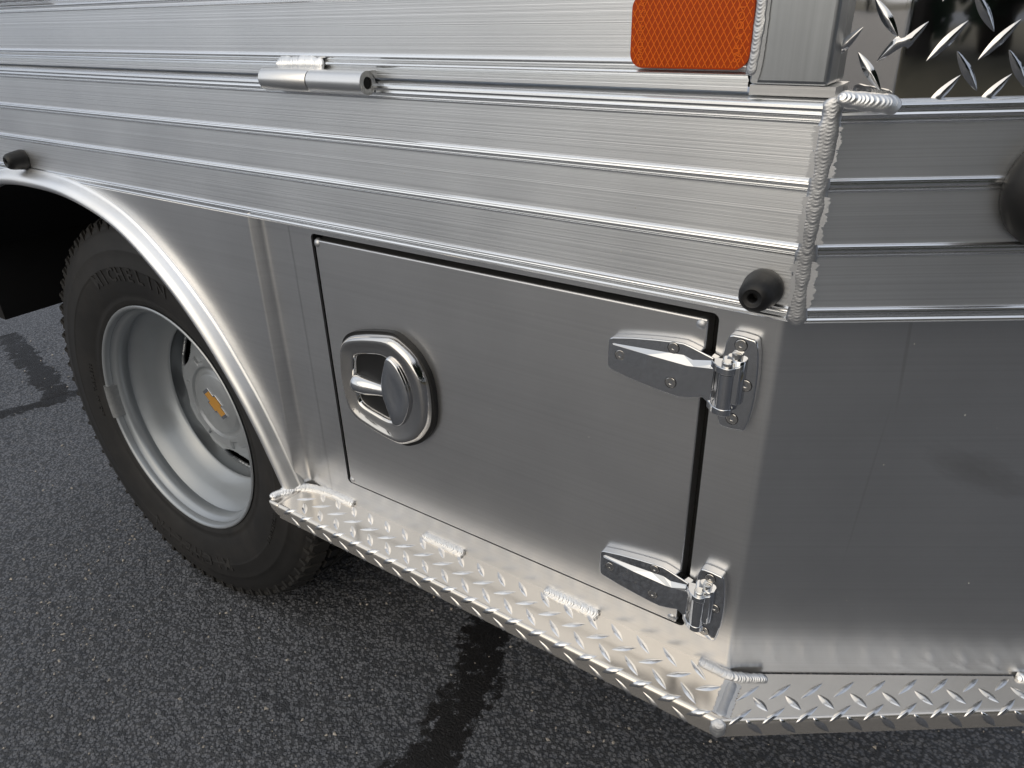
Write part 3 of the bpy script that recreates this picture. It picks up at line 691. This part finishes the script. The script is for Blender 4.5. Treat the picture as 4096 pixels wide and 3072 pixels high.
# ---- strap hinges of the door
def hinge(dz, first):
    H = bpy.data.objects.new('door_hinge', None); COL.objects.link(H); H.parent = truck; H.location = (-.05, .0105, -.2965 + dz + G)
    def ad(o): o.parent = H; return o
    def loc(V): return [Vector(q) - Vector((-.05, .0105, -.2965 + G)) for q in V]
    z0 = -.2965
    up = [(-.1656, z0), (-.1655, -.2900), (-.1650, -.2830), (-.1640, -.2808), (-.1612, -.2792), (-.1418, -.2751), (-.1183, -.2716), (-.1031, -.2699), (-.0915, -.2692), (-.0852, -.2705), (-.0732, -.2740), (-.0600, -.2778)]
    ol = up + [(x, 2 * z0 - z) for x, z in up[::-1][:-1]]; ol = ol[1:] + ol[:1]
    V, F_ = prism(ol, .0010, .0104); o = ad(mesh('strap', loc(V), F_, m_chrome, None, 30)); bevel(o, .0011, 3)
    # raised faceted centre: a diamond facet falls from the middle land to the upper border
    n1 = [(-.1609, -.2851), (-.1037, -.2814), (-.0902, -.2804), (-.0818, -.2830), (-.0577, -.2780)]
    n2 = [(-.1595, -.2856), (-.1237, -.2866), (-.0846, -.2881), (-.0787, -.2874), (-.0565, -.2795)]
    n3 = [(-.1574, -.3021), (-.1227, -.3025), (-.0968, -.3035), (-.0822, -.3056), (-.0759, -.3095)]
    V = [(x, .0009, z + G) for x, z in n1] + [(x, -.0030 if 0 < i < 4 else -.0012, z + G) for i, (x, z) in enumerate(n2)] + \
        [(x, -.0012 if i == 0 else -.0030, z + G) for i, (x, z) in enumerate(n3)] + [(-.0610, -.0030, -.2850 + G), (-.0608, -.0030, -.3179 + G), (-.0592, -.0028, -.3215 + G)]
    F_ = [(i, i + 1, 6 + i, 5 + i) for i in range(4)] + [(5, 6, 7, 8, 15 - 0, 16, 17, 14, 13, 12, 11, 10)][:0]
    land = [5, 6, 7, 8, 9, 15, 16, 17, 14, 13, 12, 11, 10]; F_.append(tuple(land))
    base = [(x, .0009, z - .0009 + G) for x, z in n3]; o0 = len(V); V += base; idx = [10, 11, 12, 13, 14]
    F_ += [(idx[i], idx[i + 1], o0 + i + 1, o0 + i) for i in range(4)]; V.append((-.0592, .0009, -.3225 + G)); F_.append((14, 17, len(V) - 1, o0 + 4))
    V.append((-.1590, .0009, -.2951 + G)); F_.append((5, 10, o0, 0))
    o = ad(mesh('strap_rib', loc(V), F_, m_chrome, None, 0))
    # end walls toward the barrel
    V, F_ = merge([prism([(-.0650, -.2838), (-.0606, -.2838), (-.0604, -.3185), (-.0640, -.3190)], -.0028, .0090)])
    ad(bevel(mesh('strap_edge', loc(V), F_, m_chrome, None, 30), .0008, 2))
    # lugs above and below the barrel
    for zt, zb in ((-.2772, -.2836), (-.3168, -.3236)):
        P_ = [(-.0640, .004), (-.0640, -.0024), (-.0560, -.0110)] + [(-.0478 + .0082 * math.cos(R(a)), -.0060 + .0078 * math.sin(R(a))) for a in range(-110, 100, 15)] + [(-.0560, .006)]
        n = len(P_); V = [(x, y, zt + G) for x, y in P_] + [(x, y, zb + G) for x, y in P_]
        F_ = [tuple(range(n)), tuple(range(2 * n - 1, n - 1, -1))] + [(i, (i + 1) % n, n + (i + 1) % n, n + i) for i in range(n)]
        ad(bevel(mesh('lug', loc(V), F_, m_chrome, None, 30), .0007, 2))
    V, F_ = lathe([(0, .0074), (.0326, .0074)], (-.0478, -.0060, -.3166 + G), (0, 0, 1), 32); ad(mesh('barrel', loc(V), F_, m_chrome, None, 40))
    V, F_ = lathe([(0, .0054), (.0032, .0054), (.0040, .0046), (.0042, 0)], (-.0478, -.0060, -.2772 + G), (0, 0, 1), 28, False); ad(mesh('pin_head', loc(V), F_, m_pin, None, 40))
    # mounting plate with its own arm
    rt = [(-.0517, -.2525), (-.0482, -.2514), (-.0408, -.2512), (-.0299, -.2524), (-.0281, -.2544), (-.0258, -.2640), (-.0244, -.2760), (-.0238, -.2880), (-.0237, z0)]
    lf = [(-.0556, z0), (-.0553, -.2800), (-.0550, -.2696), (-.0540, -.2600)]
    ol = lf + rt + [(x, 2 * z0 - z) for x, z in rt[-2::-1]] + [(x, 2 * z0 - z) for x, z in lf[:0:-1]]
    V, F_ = prism(ol, .0010, .0119); ad(bevel(mesh('mounting_plate', loc(V), F_, m_chrome, None, 30), .0014, 3))
    V, F_ = lathe([(0, .0062), (.0400, .0062), (.0410, .0054), (.0412, 0)], (-.0398, -.0008, -.3125 + G), (0, 0, 1), 28); ad(mesh('arm_barrel', loc(V), F_, m_chrome, None, 40))
    V, F_ = prism([(-.0470, -.2800), (-.0360, -.2740), (-.0355, -.3120), (-.0470, -.3130)], -.0085, .0015); ad(bevel(mesh('arm', loc(V), F_, m_chrome, None, 30), .0012, 2))
    V, F_ = lathe([(0, .0044), (.0050, .0044), (.0056, .0036), (.0058, 0)], (-.0425, -.0008, -.2715 + G), (0, 0, 1), 24, False); ad(mesh('stop_pin', loc(V), F_, m_pin, None, 40))
    for x, z in ((-.1513, -.2945), (-.1004, -.2757), (-.1004, -.3108), (-.0409, -.2593), (-.0326, z0 + .001), (-.0405, -.3310)):
        yb = .0009 if x < -.06 and abs(z + .2945) > .005 or x > -.06 else -.0012
        V1 = lathe([(0, .0051), (.0004, .0051), (.0007, .0047), (.0007, .0020), (-.0014, .0018), (-.0014, 0)], (x, yb + .0001, z + G), (0, -1, 0), 24, False)
        ad(mesh('hinge_screw', loc(V1[0]), V1[1], m_bolt, None, 30))
        V1 = lathe([(0, .0057), (.00018, .0057), (.00018, .0052), (0, .0052)], (x, yb, z + G), (0, -1, 0), 24, False)
        ad(mesh('screw_seat', loc(V1[0]), V1[1], m_gap, None, 30))
    return H
def copy_tree(o, parent, dz):
    c = o.copy(); COL.objects.link(c); c.parent = parent
    if dz: c.location.z += dz
    for ch in [q for q in bpy.data.objects if q.parent == o and q != c]:
        copy_tree(ch, c, 0)
    return c
h1 = hinge(0, True); h1['label'] = 'upper polished strap hinge'
h2 = copy_tree(h1, truck, -.2575); h2['label'] = 'lower polished strap hinge'

# ------------------------------------------------------------------ step with raised treads
ZS = -.6445; RB = .0055
def plate_prof(W, drop, zt=ZS, thick=.004):
    """returns f(s) -> (outward, z, normal out, normal z); s measured from the inner edge over the bend and down the lip"""
    def f(s):
        a = W - RB
        if s <= a: return (s, zt, 0., 1.)
        arc_ = RB * math.pi / 2
        if s <= a + arc_:
            q = (s - a) / RB; return (a + RB * math.sin(q), zt - RB + RB * math.cos(q), math.sin(q), math.cos(q))
        return (W, zt - RB - (s - a - arc_), 1., 0.)
    return f, W - RB + RB * math.pi / 2 + drop - RB
def step_plate(name, I0, I1, O0, O1, drop, mat, label=None, nu=24):
    I0, I1, O0, O1 = map(Vector, (I0, I1, O0, O1))
    V = []; ns = 0
    for i in range(nu + 1):
        t = i / nu; a = I0.lerp(I1, t); b = O0.lerp(O1, t); W = (b - a).length; d = (b - a) / W
        f, Ls = plate_prof(W, drop); ss = [0, (W - RB) * .5, W - RB - .0005] + [W - RB + RB * math.pi / 2 * k / 8 for k in range(9)] + [W - RB + RB * math.pi / 2 + .004, Ls]
        row = [f(s)[:2] for s in ss]; row += [(row[-1][0] - .0035, row[-1][1]), (W - .0035, ZS - .006), (-.004, ZS - .004), (-.004, ZS)]
        ns = len(row); V += [(a.x + d.x * o_, a.y + d.y * o_, z + G) for o_, z in row]
    F = grid(nu + 1, ns, False, True) + [tuple(range(ns)), tuple(nu * ns + k for k in range(ns))]
    o = mesh(name, V, F, mat, truck, 40)
    if label: o['label'] = label
    return o
def tread_mesh(place, L_=.0335, W_=.0078, H_=.0017, ang=45, name='raised_tread', mat=None, parent=None):
    """one lens shaped tread; place(u, s, h) maps the flat pattern to the plate"""
    V = []; nu, nv = 13, 7; ca, sa = math.cos(R(ang)), math.sin(R(ang)); ok = True
    for i in range(nu):
        t = i / (nu - 1) * 2 - 1; w = W_ * .5 * (1 - abs(t) ** 1.7) ** .9 + .00008
        for j in range(nv):
            q = j / (nv - 1) * 2 - 1; hh = H_ * (1 - abs(t) ** 2.4) * (1 - abs(q) ** 1.5)
            if abs(t) < .12 and abs(q) < .4: hh += H_ * .28
            x, y = t * L_ * .5, q * w; V.append(place(x * ca - y * sa, x * sa + y * ca, hh - .00012))
    if any(v is None for v in V): return None
    return mesh(name, V, grid(nu, nv), mat or m_tread, parent, 50)
def lay_treads(plate, I0, I1, O0, O1, drop, rows, pitch, phase, L_, trim=(.006, .006), a0=45, rel=False):
    I0, I1, O0, O1 = map(Vector, (I0, I1, O0, O1)); T = (I1 - I0).length; T2 = (O1 - O0).length
    def P(u, s, h):
        t = u / T
        a = I0.lerp(I1, t); b = O0.lerp(O1, t); W = (b - a).length; d = (b - a) / W; f, Ls = plate_prof(W, drop)
        if rel: s = s + W
        if s < .0004 or s > Ls: s = min(max(s, .0004), Ls); h = -.0004
        o_, z, no_, nz = f(s)
        if t < -.002 or t > 1.002: return None
        return Vector((a.x + d.x * (o_ + no_ * h), a.y + d.y * (o_ + no_ * h), z + nz * h + G))
    for ri, s0 in enumerate(rows):
        k = -2
        while True:
            u = phase + k * pitch + (ri % 2) * pitch / 2; k += 1
            if u > T + .05: break
            if u < trim[0] or u > T - trim[1]: continue
            ang = (a0 if ri % 2 == 0 else -a0)
            tread_mesh(lambda x, y, h: P(u + x, s0 + y, h), L_=L_, ang=ang, parent=plate)
# left step: inner edge along the body, outer edge straight, left end cut back to the fender trim
LI0, LI1, LO0, LO1 = (-.665, .0118), (-.004, .0118), (-.668, -.0520), (.0010, -.0520)
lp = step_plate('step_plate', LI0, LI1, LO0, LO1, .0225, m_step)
lay_treads(lp, LI0, LI1, LO0, LO1, .0225, [.0130, .0300, .0470, .0640, .0805], .0325, .0060, .0300, (.010, .012), 38)
v, f = prism([(-.692, ZS), (-.668, ZS), (-.668, ZS - .0225), (-.676, ZS - .0200), (-.686, ZS - .0125)], -.0520, .004)
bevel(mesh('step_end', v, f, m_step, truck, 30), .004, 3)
# right step
dn = Vector((.2020, .1290)); 
RI0, RI1 = Vector((-.004, .0118)), Vector((-.004 + .70 * math.cos(PT), .0118 + .70 * math.sin(PT)))
RO0 = Vector((.0010, -.0520)); RO1 = RO0 + Vector((math.cos(R(35.5)), math.sin(R(35.5)))) * .70
RO1 = RI1 + Vector((math.sin(R(34)), -math.cos(R(34)))) * .026
RO1 = RO0 + Vector((math.cos(R(35.5)), math.sin(R(35.5)))) * .735
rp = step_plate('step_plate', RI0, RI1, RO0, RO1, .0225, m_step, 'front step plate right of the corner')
lay_treads(rp, RI0, RI1, RO0, RO1, .0225, [-.0385, -.0225, -.0060, .0080], .0325, .0190, .0290, (.012, .02), -48, True)

# ---- polished tread plate of the headboard above the end rail
def head_plate():
    off = -.004                                     # just behind the rail face
    P_ = []
    r = .010; s0 = .0445
    # left return runs back toward the truck, then a rounded bend, then the main face along the end rail
    def F2(s, o): return (UX * s + nR[0] * o, UY * s + nR[1] * o)
    bend = R(32)
    dirL = (math.cos(TH - bend), math.sin(TH - bend))
    b0 = Vector(F2(s0, off)); st = []
    c = b0 + Vector((-nR[0], -nR[1])) * r
    for k in range(0, 9):
        a = bend * k / 8; d = Vector((math.sin(TH - a), -math.cos(TH - a))); st.append(c + d * r)
    st = st[::-1]; left = [st[0] - Vector(dirL) * q for q in (.060, .030)]
    right = [Vector(F2(s0 + q, off)) for q in (.05, .3, .8)]
    st = left + st + right
    V = [(p.x, p.y, z + G) for p in st for z in (-.0660, .02, .14)]
    o = mesh('head_plate', V, grid(len(st), 3), m_polish, truck, 60)
    # treads: rows at alternating angle
    def PR(s, z, h):
        if z < -.0655: z = -.0655; h = -.0004
        q = F2(s, off + h); return Vector((q[0], q[1], z + G))
    def PL(s, z, h):                                 # on the left return; s measured left of the bend
        nL = Vector((math.sin(TH - bend), -math.cos(TH - bend))); p = st[2] - Vector(dirL) * s + nL * h
        if z < -.0655: z = -.0655
        return Vector((p.x, p.y, z + G))
    for k, (z0, ph, ang) in enumerate([(-.0615, .0745, 48), (-.0470, .0545, -52), (-.0280, .0710, 48), (-.0100, .0560, -52), (.0080, .0730, 48), (.0260, .0560, -52)]):
        for i in range(-1, 12):
            s = ph + i * .0345
            if s < s0 + .012: continue
            tread_mesh(lambda x, y, h: PR(s + x, z0 + y, h), L_=.034, W_=.0072, H_=.0018, ang=ang, mat=m_polish, parent=o)
    for s, z0, ang in ((.0145, -.0465, -52), (.0100, -.0130, -52), (.034, -.0300, 48), (.002, .0180, 48)):
        tread_mesh(lambda x, y, h: PL(s - x, z0 + y, h), L_=.032, W_=.0072, H_=.0018, ang=ang, mat=m_polish, parent=o)
    tread_mesh(lambda x, y, h: PR(s0 + .0005 + max(x, -.5), -.0280 + y, h) if x > 0 else PL(-x, -.0280 + y, h), L_=.034, W_=.0072, H_=.0018, ang=48, mat=m_polish, parent=o)
head_plate()

# ------------------------------------------------------------------ weld beads on the body
nb = (math.sin(th2), -math.cos(th2), 0)
ragged('heat_mark', [(0, -.001, -.0800), (0, -.001, -.0960), (0, -.001, -.1160)], nb, .0182, m_heat, truck, .0016, 21, .8)
ragged('heat_mark', [(0, -.001, -.1290), (0, -.001, -.1480), (0, -.001, -.1650)], nb, .0182, m_heat, truck, .0016, 22, .8)
ragged('heat_mark', [(0, -.001, -.1780), (0, -.001, -.1980), (0, -.001, -.2160)], nb, .0182, m_heat, truck, .0016, 23, .8)
weld('weld_bead', [(.0008, .0000, -.0612), (.0010, -.0014, -.0850), (.0004, -.0012, -.1150), (0, -.0012, -.1500), (-.0004, -.0012, -.1900), (.0004, -.0016, -.2310)], nb, .0150, .0028, m_weldg, .0042, .16, truck, 1.0, 8, .14)
weld('weld_bead', [(.0030, -.002, -.0610), (.0160, .004, -.0632), (.0300, .0110, -.0650), (.0400, .0195, -.0668)], (nR[0], nR[1], .5), .0130, .0040, m_weld, .0050, .22, truck, .6, 9)
zw = ZS + .001; nf = (0, -.7, .7)
weld('weld_bead', [(-.690, -.030, zw), (-.678, -.012, zw), (-.660, .002, zw), (-.625, .0095, zw), (-.600, .0100, zw), (-.573, .0100, zw)], nf, .0150, .0062, m_weld, .0036, .42, truck, .45, 31)
weld('weld_bead', [(-.692, -.046, zw), (-.687, -.030, zw), (-.674, -.014, zw)], nf, .0150, .0056, m_weld, .0036, .42, truck, .45, 32)
weld('weld_bead', [(-.4400, .0100, zw), (-.4050, .0100, zw), (-.3690, .0100, zw)], nf, .0145, .0066, m_weld, .0040, .45, truck, .5, 33)
weld('weld_bead', [(-.2440, .0100, zw), (-.2080, .0100, zw), (-.1680, .0100, zw)], nf, .0150, .0066, m_weld, .0040, .45, truck, .5, 34)
weld('weld_bead', [(-.0440, .0100, zw), (-.0240, .0090, zw), (-.0050, .0090, zw), (.0110, .0170, zw), (.0260, .0260, zw)], [nf, nf, (.25, -.65, .7), (.38, -.59, .7)], .0125, .0045, m_weldg, .0036, .22, truck, .5, 35)
weld('weld_bead', [(-.0030, .0030, ZS + .0004), (-.0020, -.0150, ZS + .0004), (-.0010, -.0340, ZS + .0004), (.0000, -.0450, ZS + .0002)], (0, 0, 1), .0110, .0026, m_weldg, .0060, .10, truck, .5, 36)
weld('weld_bead', [(.0008, -.0470, ZS - .0005), (.0012, -.0525, ZS - .0060), (.0012, -.0530, ZS - .0130), (.0012, -.0522, ZS - .0215)], [(0, -.3, 1), (.28, -1, .2), (.28, -1, 0)], .0150, .0028, m_weldg, .0032, .24, truck, .5, 37)
ragged('heat_mark', [(-.0030, .0030, ZS + .0004), (-.0020, -.0200, ZS + .0004), (0, -.0440, ZS + .0002)], (0, 0, 1), .018, m_heat, truck, .0003, 43, .5)
q = Vector((.2435, .1690, zw)); weld('weld_bead', [q, q + Vector((.02, .0127, 0)), q + Vector((.04, .0254, 0))], (.4, -.57, .7), .0125, .0048, m_weld, .0036, .26, truck, .5, 38)
weld('weld_bead', [(-1.20, 0, .0260), (-1.12, -.0005, .0262), (-1.03, -.001, .0258)], (0, -1, .3), .010, .0036, m_weld, .0034, .3, truck, .5, 39)

# ------------------------------------------------------------------ rear wheel
wheel = bpy.data.objects.new('rear_wheel', None); COL.objects.link(wheel); wheel.parent = truck
wc = Vector((-1.1107, .057, -.6931 + G)); tl = R(2.4)
wheel.matrix_world = Matrix.Translation(wc) @ Matrix.Rotation(-tl, 4, 'X')
# wheel frame: x along the truck, y inward, z up
def wp(r, a, d): return (r * math.cos(a), d, r * math.sin(a))
def revolve(prof, seg=160, closed=False):
    V = [wp(r, 2 * math.pi * k / seg, d) for d, r in prof for k in range(seg)]
    return V, grid(len(prof), seg, closed, True)
TY = [(.0090, .222), (.0030, .228), (-.0005, .234), (-.0020, .240), (-.0030, .243), (-.0022, .246), (-.0045, .252), (-.0085, .266), (-.0120, .285), (-.0138, .300), (-.0140, .303), (-.0148, .3045), (-.0146, .306),
      (-.0125, .320), (-.0110, .333), (-.0112, .336), (-.0098, .3375), (-.0070, .350), (-.0030, .362), (.0000, .368), (.0014, .3695), (.0020, .372), (.0062, .380), (.0120, .386), (.0200, .3885)]
TYf = TY + [(.10, .3895), (.20, .3885), (.222, .368), (.234, .303), (.226, .240), (.215, .222)]
v, f = revolve(TYf, 192); tyre = mesh('tyre', v, f, m_tyre, wheel, 50)
# tread blocks: shoulder lugs and staggered inner blocks, one mesh
V, F = [], []
def block(a0, a1, d0, d1, r0, r1, skew=0., lean=0.):
    o = len(V)
    for r in (r0, r1):
        k = .92 if r == r1 else 1
        am, dm = (a0 + a1) / 2, (d0 + d1) / 2
        for a, d in ((a0, d0), (a1, d0), (a1, d1), (a0, d1)):
            aa = am + (a - am) * k + skew * (d - d0); rr_ = r - (lean if d == d0 else 0)
            V.append(wp(rr_, aa, dm + (d - dm) * k))
    F.extend([(o, o + 1, o + 2, o + 3), (o + 7, o + 6, o + 5, o + 4)] + [(o + i, o + (i + 1) % 4, o + 4 + (i + 1) % 4, o + 4 + i) for i in range(4)])
NB = 68
for i in range(NB):
    a = 2 * math.pi * i / NB; w = 2 * math.pi / NB; j = .1 * math.sin(i * 5.1)
    block(a + w * .05, a + w * (.86 + j * .4), .0045, .034, .372, .3985, .9, .0125)
    block(a + w * .50, a + w * 1.18, .0395, .066, .380, .4015, -1.5)
    block(a + w * .12, a + w * .78, .072, .104, .380, .4020, 1.2)
    block(a + w * .55, a + w * 1.22, .110, .140, .380, .4015, -1.2)
    block(a + w * .1, a + w * .8, .146, .175, .380, .4015, 1.0)
    block(a + w * .3, a + w * .98, .181, .212, .372, .400, -.8)
    block(a + w * .20, a + w * .42, .0005, .010, .3705, .3905, 0, .006)
o = mesh('tread_blocks', V, F, m_tread_r, wheel, 0); o['kind'] = 'stuff'
# raised lettering and rim lines on the sidewall
def side_d(r):                                     # depth of the sidewall at a radius
    rs = sorted((b, a) for a, b in TY); return float(np.interp(r, [q[0] for q in rs], [q[1] for q in rs]))
def side_text(body, a_mid, r_base, size, flip=False, spread=1.25, bold=.0, mat=None):
    adv = size * .68 * spread; n = len(body)
    for i, ch in enumerate(body):
        if ch == ' ': continue
        cu = bpy.data.curves.new('g', 'FONT'); cu.body = ch; cu.size = size; cu.align_x = 'CENTER'; cu.extrude = .0006; cu.offset = bold; cu.resolution_u = 2
        ob = bpy.data.objects.new('g', cu); COL.objects.link(ob); dg = bpy.context.evaluated_depsgraph_get()
        me = bpy.data.meshes.new_from_object(ob.evaluated_get(dg)); bpy.data.objects.remove(ob)
        k = i - (n - 1) / 2; sg = -1 if flip else 1
        a0 = a_mid - sg * -1 * k * adv / r_base * -1
        for v_ in me.vertices:
            x, y, z = v_.co; r = r_base + (y if not flip else size * .7 - y); aa = a0 - sg * x / r_base
            d = side_d(r) - .0003 - (z + .0006) * .9; v_.co = wp(r, aa, d)
        me.materials.clear(); link('lettering', me, mat or m_letter, wheel, 0)
side_text('MICHELIN', R(96), .2800, .036, False, 1.20, .0008)
side_text('MICHELIN', R(268), .2920, .038, False, 1.25, .0008)
side_text('LT235/80R17', R(335), .300, .012, False, .95)
side_text('RADIAL TUBELESS', R(180), .262, .011, False, 1.1)
# rim
RM = [(.0100, .2235), (.0030, .2275), (-.0016, .2310), (-.0034, .2290), (-.0030, .2262), (.0010, .2235), (.0075, .2225), (.0120, .2216), (.0160, .2160), (.0220, .2125), (.0330, .2120), (.0385, .2150), (.0425, .2160), (.0465, .2130),
      (.0560, .2040), (.0680, .1975), (.0820, .1915), (.0930, .1850), (.0985, .1795), (.1030, .1750), (.1055, .1720), (.1085, .1715), (.1110, .1745), (.1200, .1765), (.1380, .1775), (.1440, .1760), (.1450, .1740)]
v, f = revolve(RM, 192); rim = mesh('rim', v, f, m_rim, wheel, 50)
# disc with eight vent holes
HOLES = 8
def disc():
    seg = 320; V = []; F = []
    prof = [(.1450, .1745), (.1435, .1700), (.1380, .1620), (.1310, .1540), (.1250, .1460), (.1185, .1360), (.1120, .1250), (.1075, .115), (.1060, .1050), (.1060, .095), (.1060, .02)]
    for i, (d, r) in enumerate(prof):
        for k in range(seg): V.append(wp(r, 2 * math.pi * k / seg, d))
    def inside(r, a):
        q = ((a + R(17.5)) * HOLES / (2 * math.pi)) % 1 - .5
        return abs(q) < .37 * max(0, 1 - (abs(r - .138) / .030) ** 3) ** .5 + (0 if abs(r - .138) < .030 else -1)
    fine = []; rs = np.linspace(.104, .170, 34)
    V = []; prof2 = [p for p in prof if p[1] > .170] + [(float(np.interp(-r, [-b for _, b in prof], [a for a, _ in prof])), float(r)) for r in rs[::-1]] + [p for p in prof if p[1] < .104]
    for d, r in prof2:
        for k in range(seg): V.append(wp(r, 2 * math.pi * k / seg, d))
    for i in range(len(prof2) - 1):
        for k in range(seg):
            if inside((prof2[i][1] + prof2[i + 1][1]) / 2, 2 * math.pi * (k + .5) / seg): continue
            F.append((i * seg + k, i * seg + (k + 1) % seg, (i + 1) * seg + (k + 1) % seg, (i + 1) * seg + k))
    o = mesh('wheel_disc', V, F, m_rim, wheel, 60)
    m = o.modifiers.new('s', 'SOLIDIFY'); m.thickness = .006; m.offset = -1
    return o
disc()
v, f = revolve([(.15, .172), (.16, .0)], 48); mesh('brake_drum', v, f, m_black, wheel)
# centre cap: notched outer edge, recessed ring, flat face
seg = 240; CP_ = [(d + .009, k) for d, k in [(.0980, 1.04), (.0900, 1.03), (.0862, .985), (.0850, .93), (.0850, .80), (.0855, .775), (.0900, .745), (.0910, .70), (.0895, .655), (.0850, .625), (.0835, .60), (.0835, .02)]]
V = []
for d, k_ in CP_:
    for k in range(seg):
        a = 2 * math.pi * k / seg; q = (a * 8 / (2 * math.pi)) % 1
        R0 = .101 - (.014 if .30 < q < .70 else 0) * min(1, max(0, (min(q - .30, .70 - q)) / .03)) if k_ > .8 else .101
        V.append(wp(R0 * k_ if k_ > .8 else .101 * k_, a, d))
cap = mesh('centre_cap', V, grid(len(CP_), seg, False, True), m_paintw, wheel, 40)
for i in range(8):                                   # lug nut covers
    a = 2 * math.pi * (i + .5) / 8 + .1
    c_ = wp(.098, a, .085)
    v, f = lathe([(0, .0095), (.005, .0085), (.006, .006), (.0062, 0)], c_, (0, -1, 0), 14, False)
# bow tie emblem, lying tilted on the cap
bt = [(-.052, -.0145), (-.045, .0145), (-.0185, .0145), (-.0150, .0240), (.0235, .0240), (.0200, .0145), (.052, .0145), (.045, -.0145), (.0185, -.0145), (.0150, -.0240), (-.0235, -.0240), (-.0200, -.0145)]
def bow(s, d0, d1, ang=R(-52), k=1.):
    n = len(bt); V = []
    for d in (d0, d1):
        for x, y in bt:
            g = Vector((x, y)) ; g = Vector((g.x * s - (0), g.y * s)); g = Vector((g.x * math.cos(ang) - g.y * math.sin(ang), g.x * math.sin(ang) + g.y * math.cos(ang))); V.append((g.x, d, g.y))
    return V, [tuple(range(n)), tuple(range(2 * n - 1, n - 1, -1))] + [(i, (i + 1) % n, n + (i + 1) % n, n + i) for i in range(n)]
BA = R(-42)
v, f = bow(.76, .0905, .0930, BA); em = bevel(mesh('bow_tie_emblem', v, f, m_chrome, wheel, 30), .0006, 2)
v, f = bow(.60, .0898, .0906, BA); mesh('emblem_enamel', v, f, m_gold, wheel, 0)
# clip on balance weight on the lip at the left
V = []
for a in np.linspace(R(176), R(194), 12):
    for r, d in ((.2335, .000), (.2335, -.0062), (.2290, -.0072), (.2240, -.0045), (.2195, .0040), (.2180, .0150), (.2215, .0155)): V.append(wp(r, a, d))
v = V; f = grid(12, 7) + [tuple(range(7)), tuple(11 * 7 + k for k in range(7))]
mesh('balance_weight', v, f, m_wgt, wheel, 40)
# inner tyre of the pair
v, f = revolve([(d + .26, r) for d, r in TYf], 96); mesh('inner_tyre', v, f, m_black, wheel, 50)
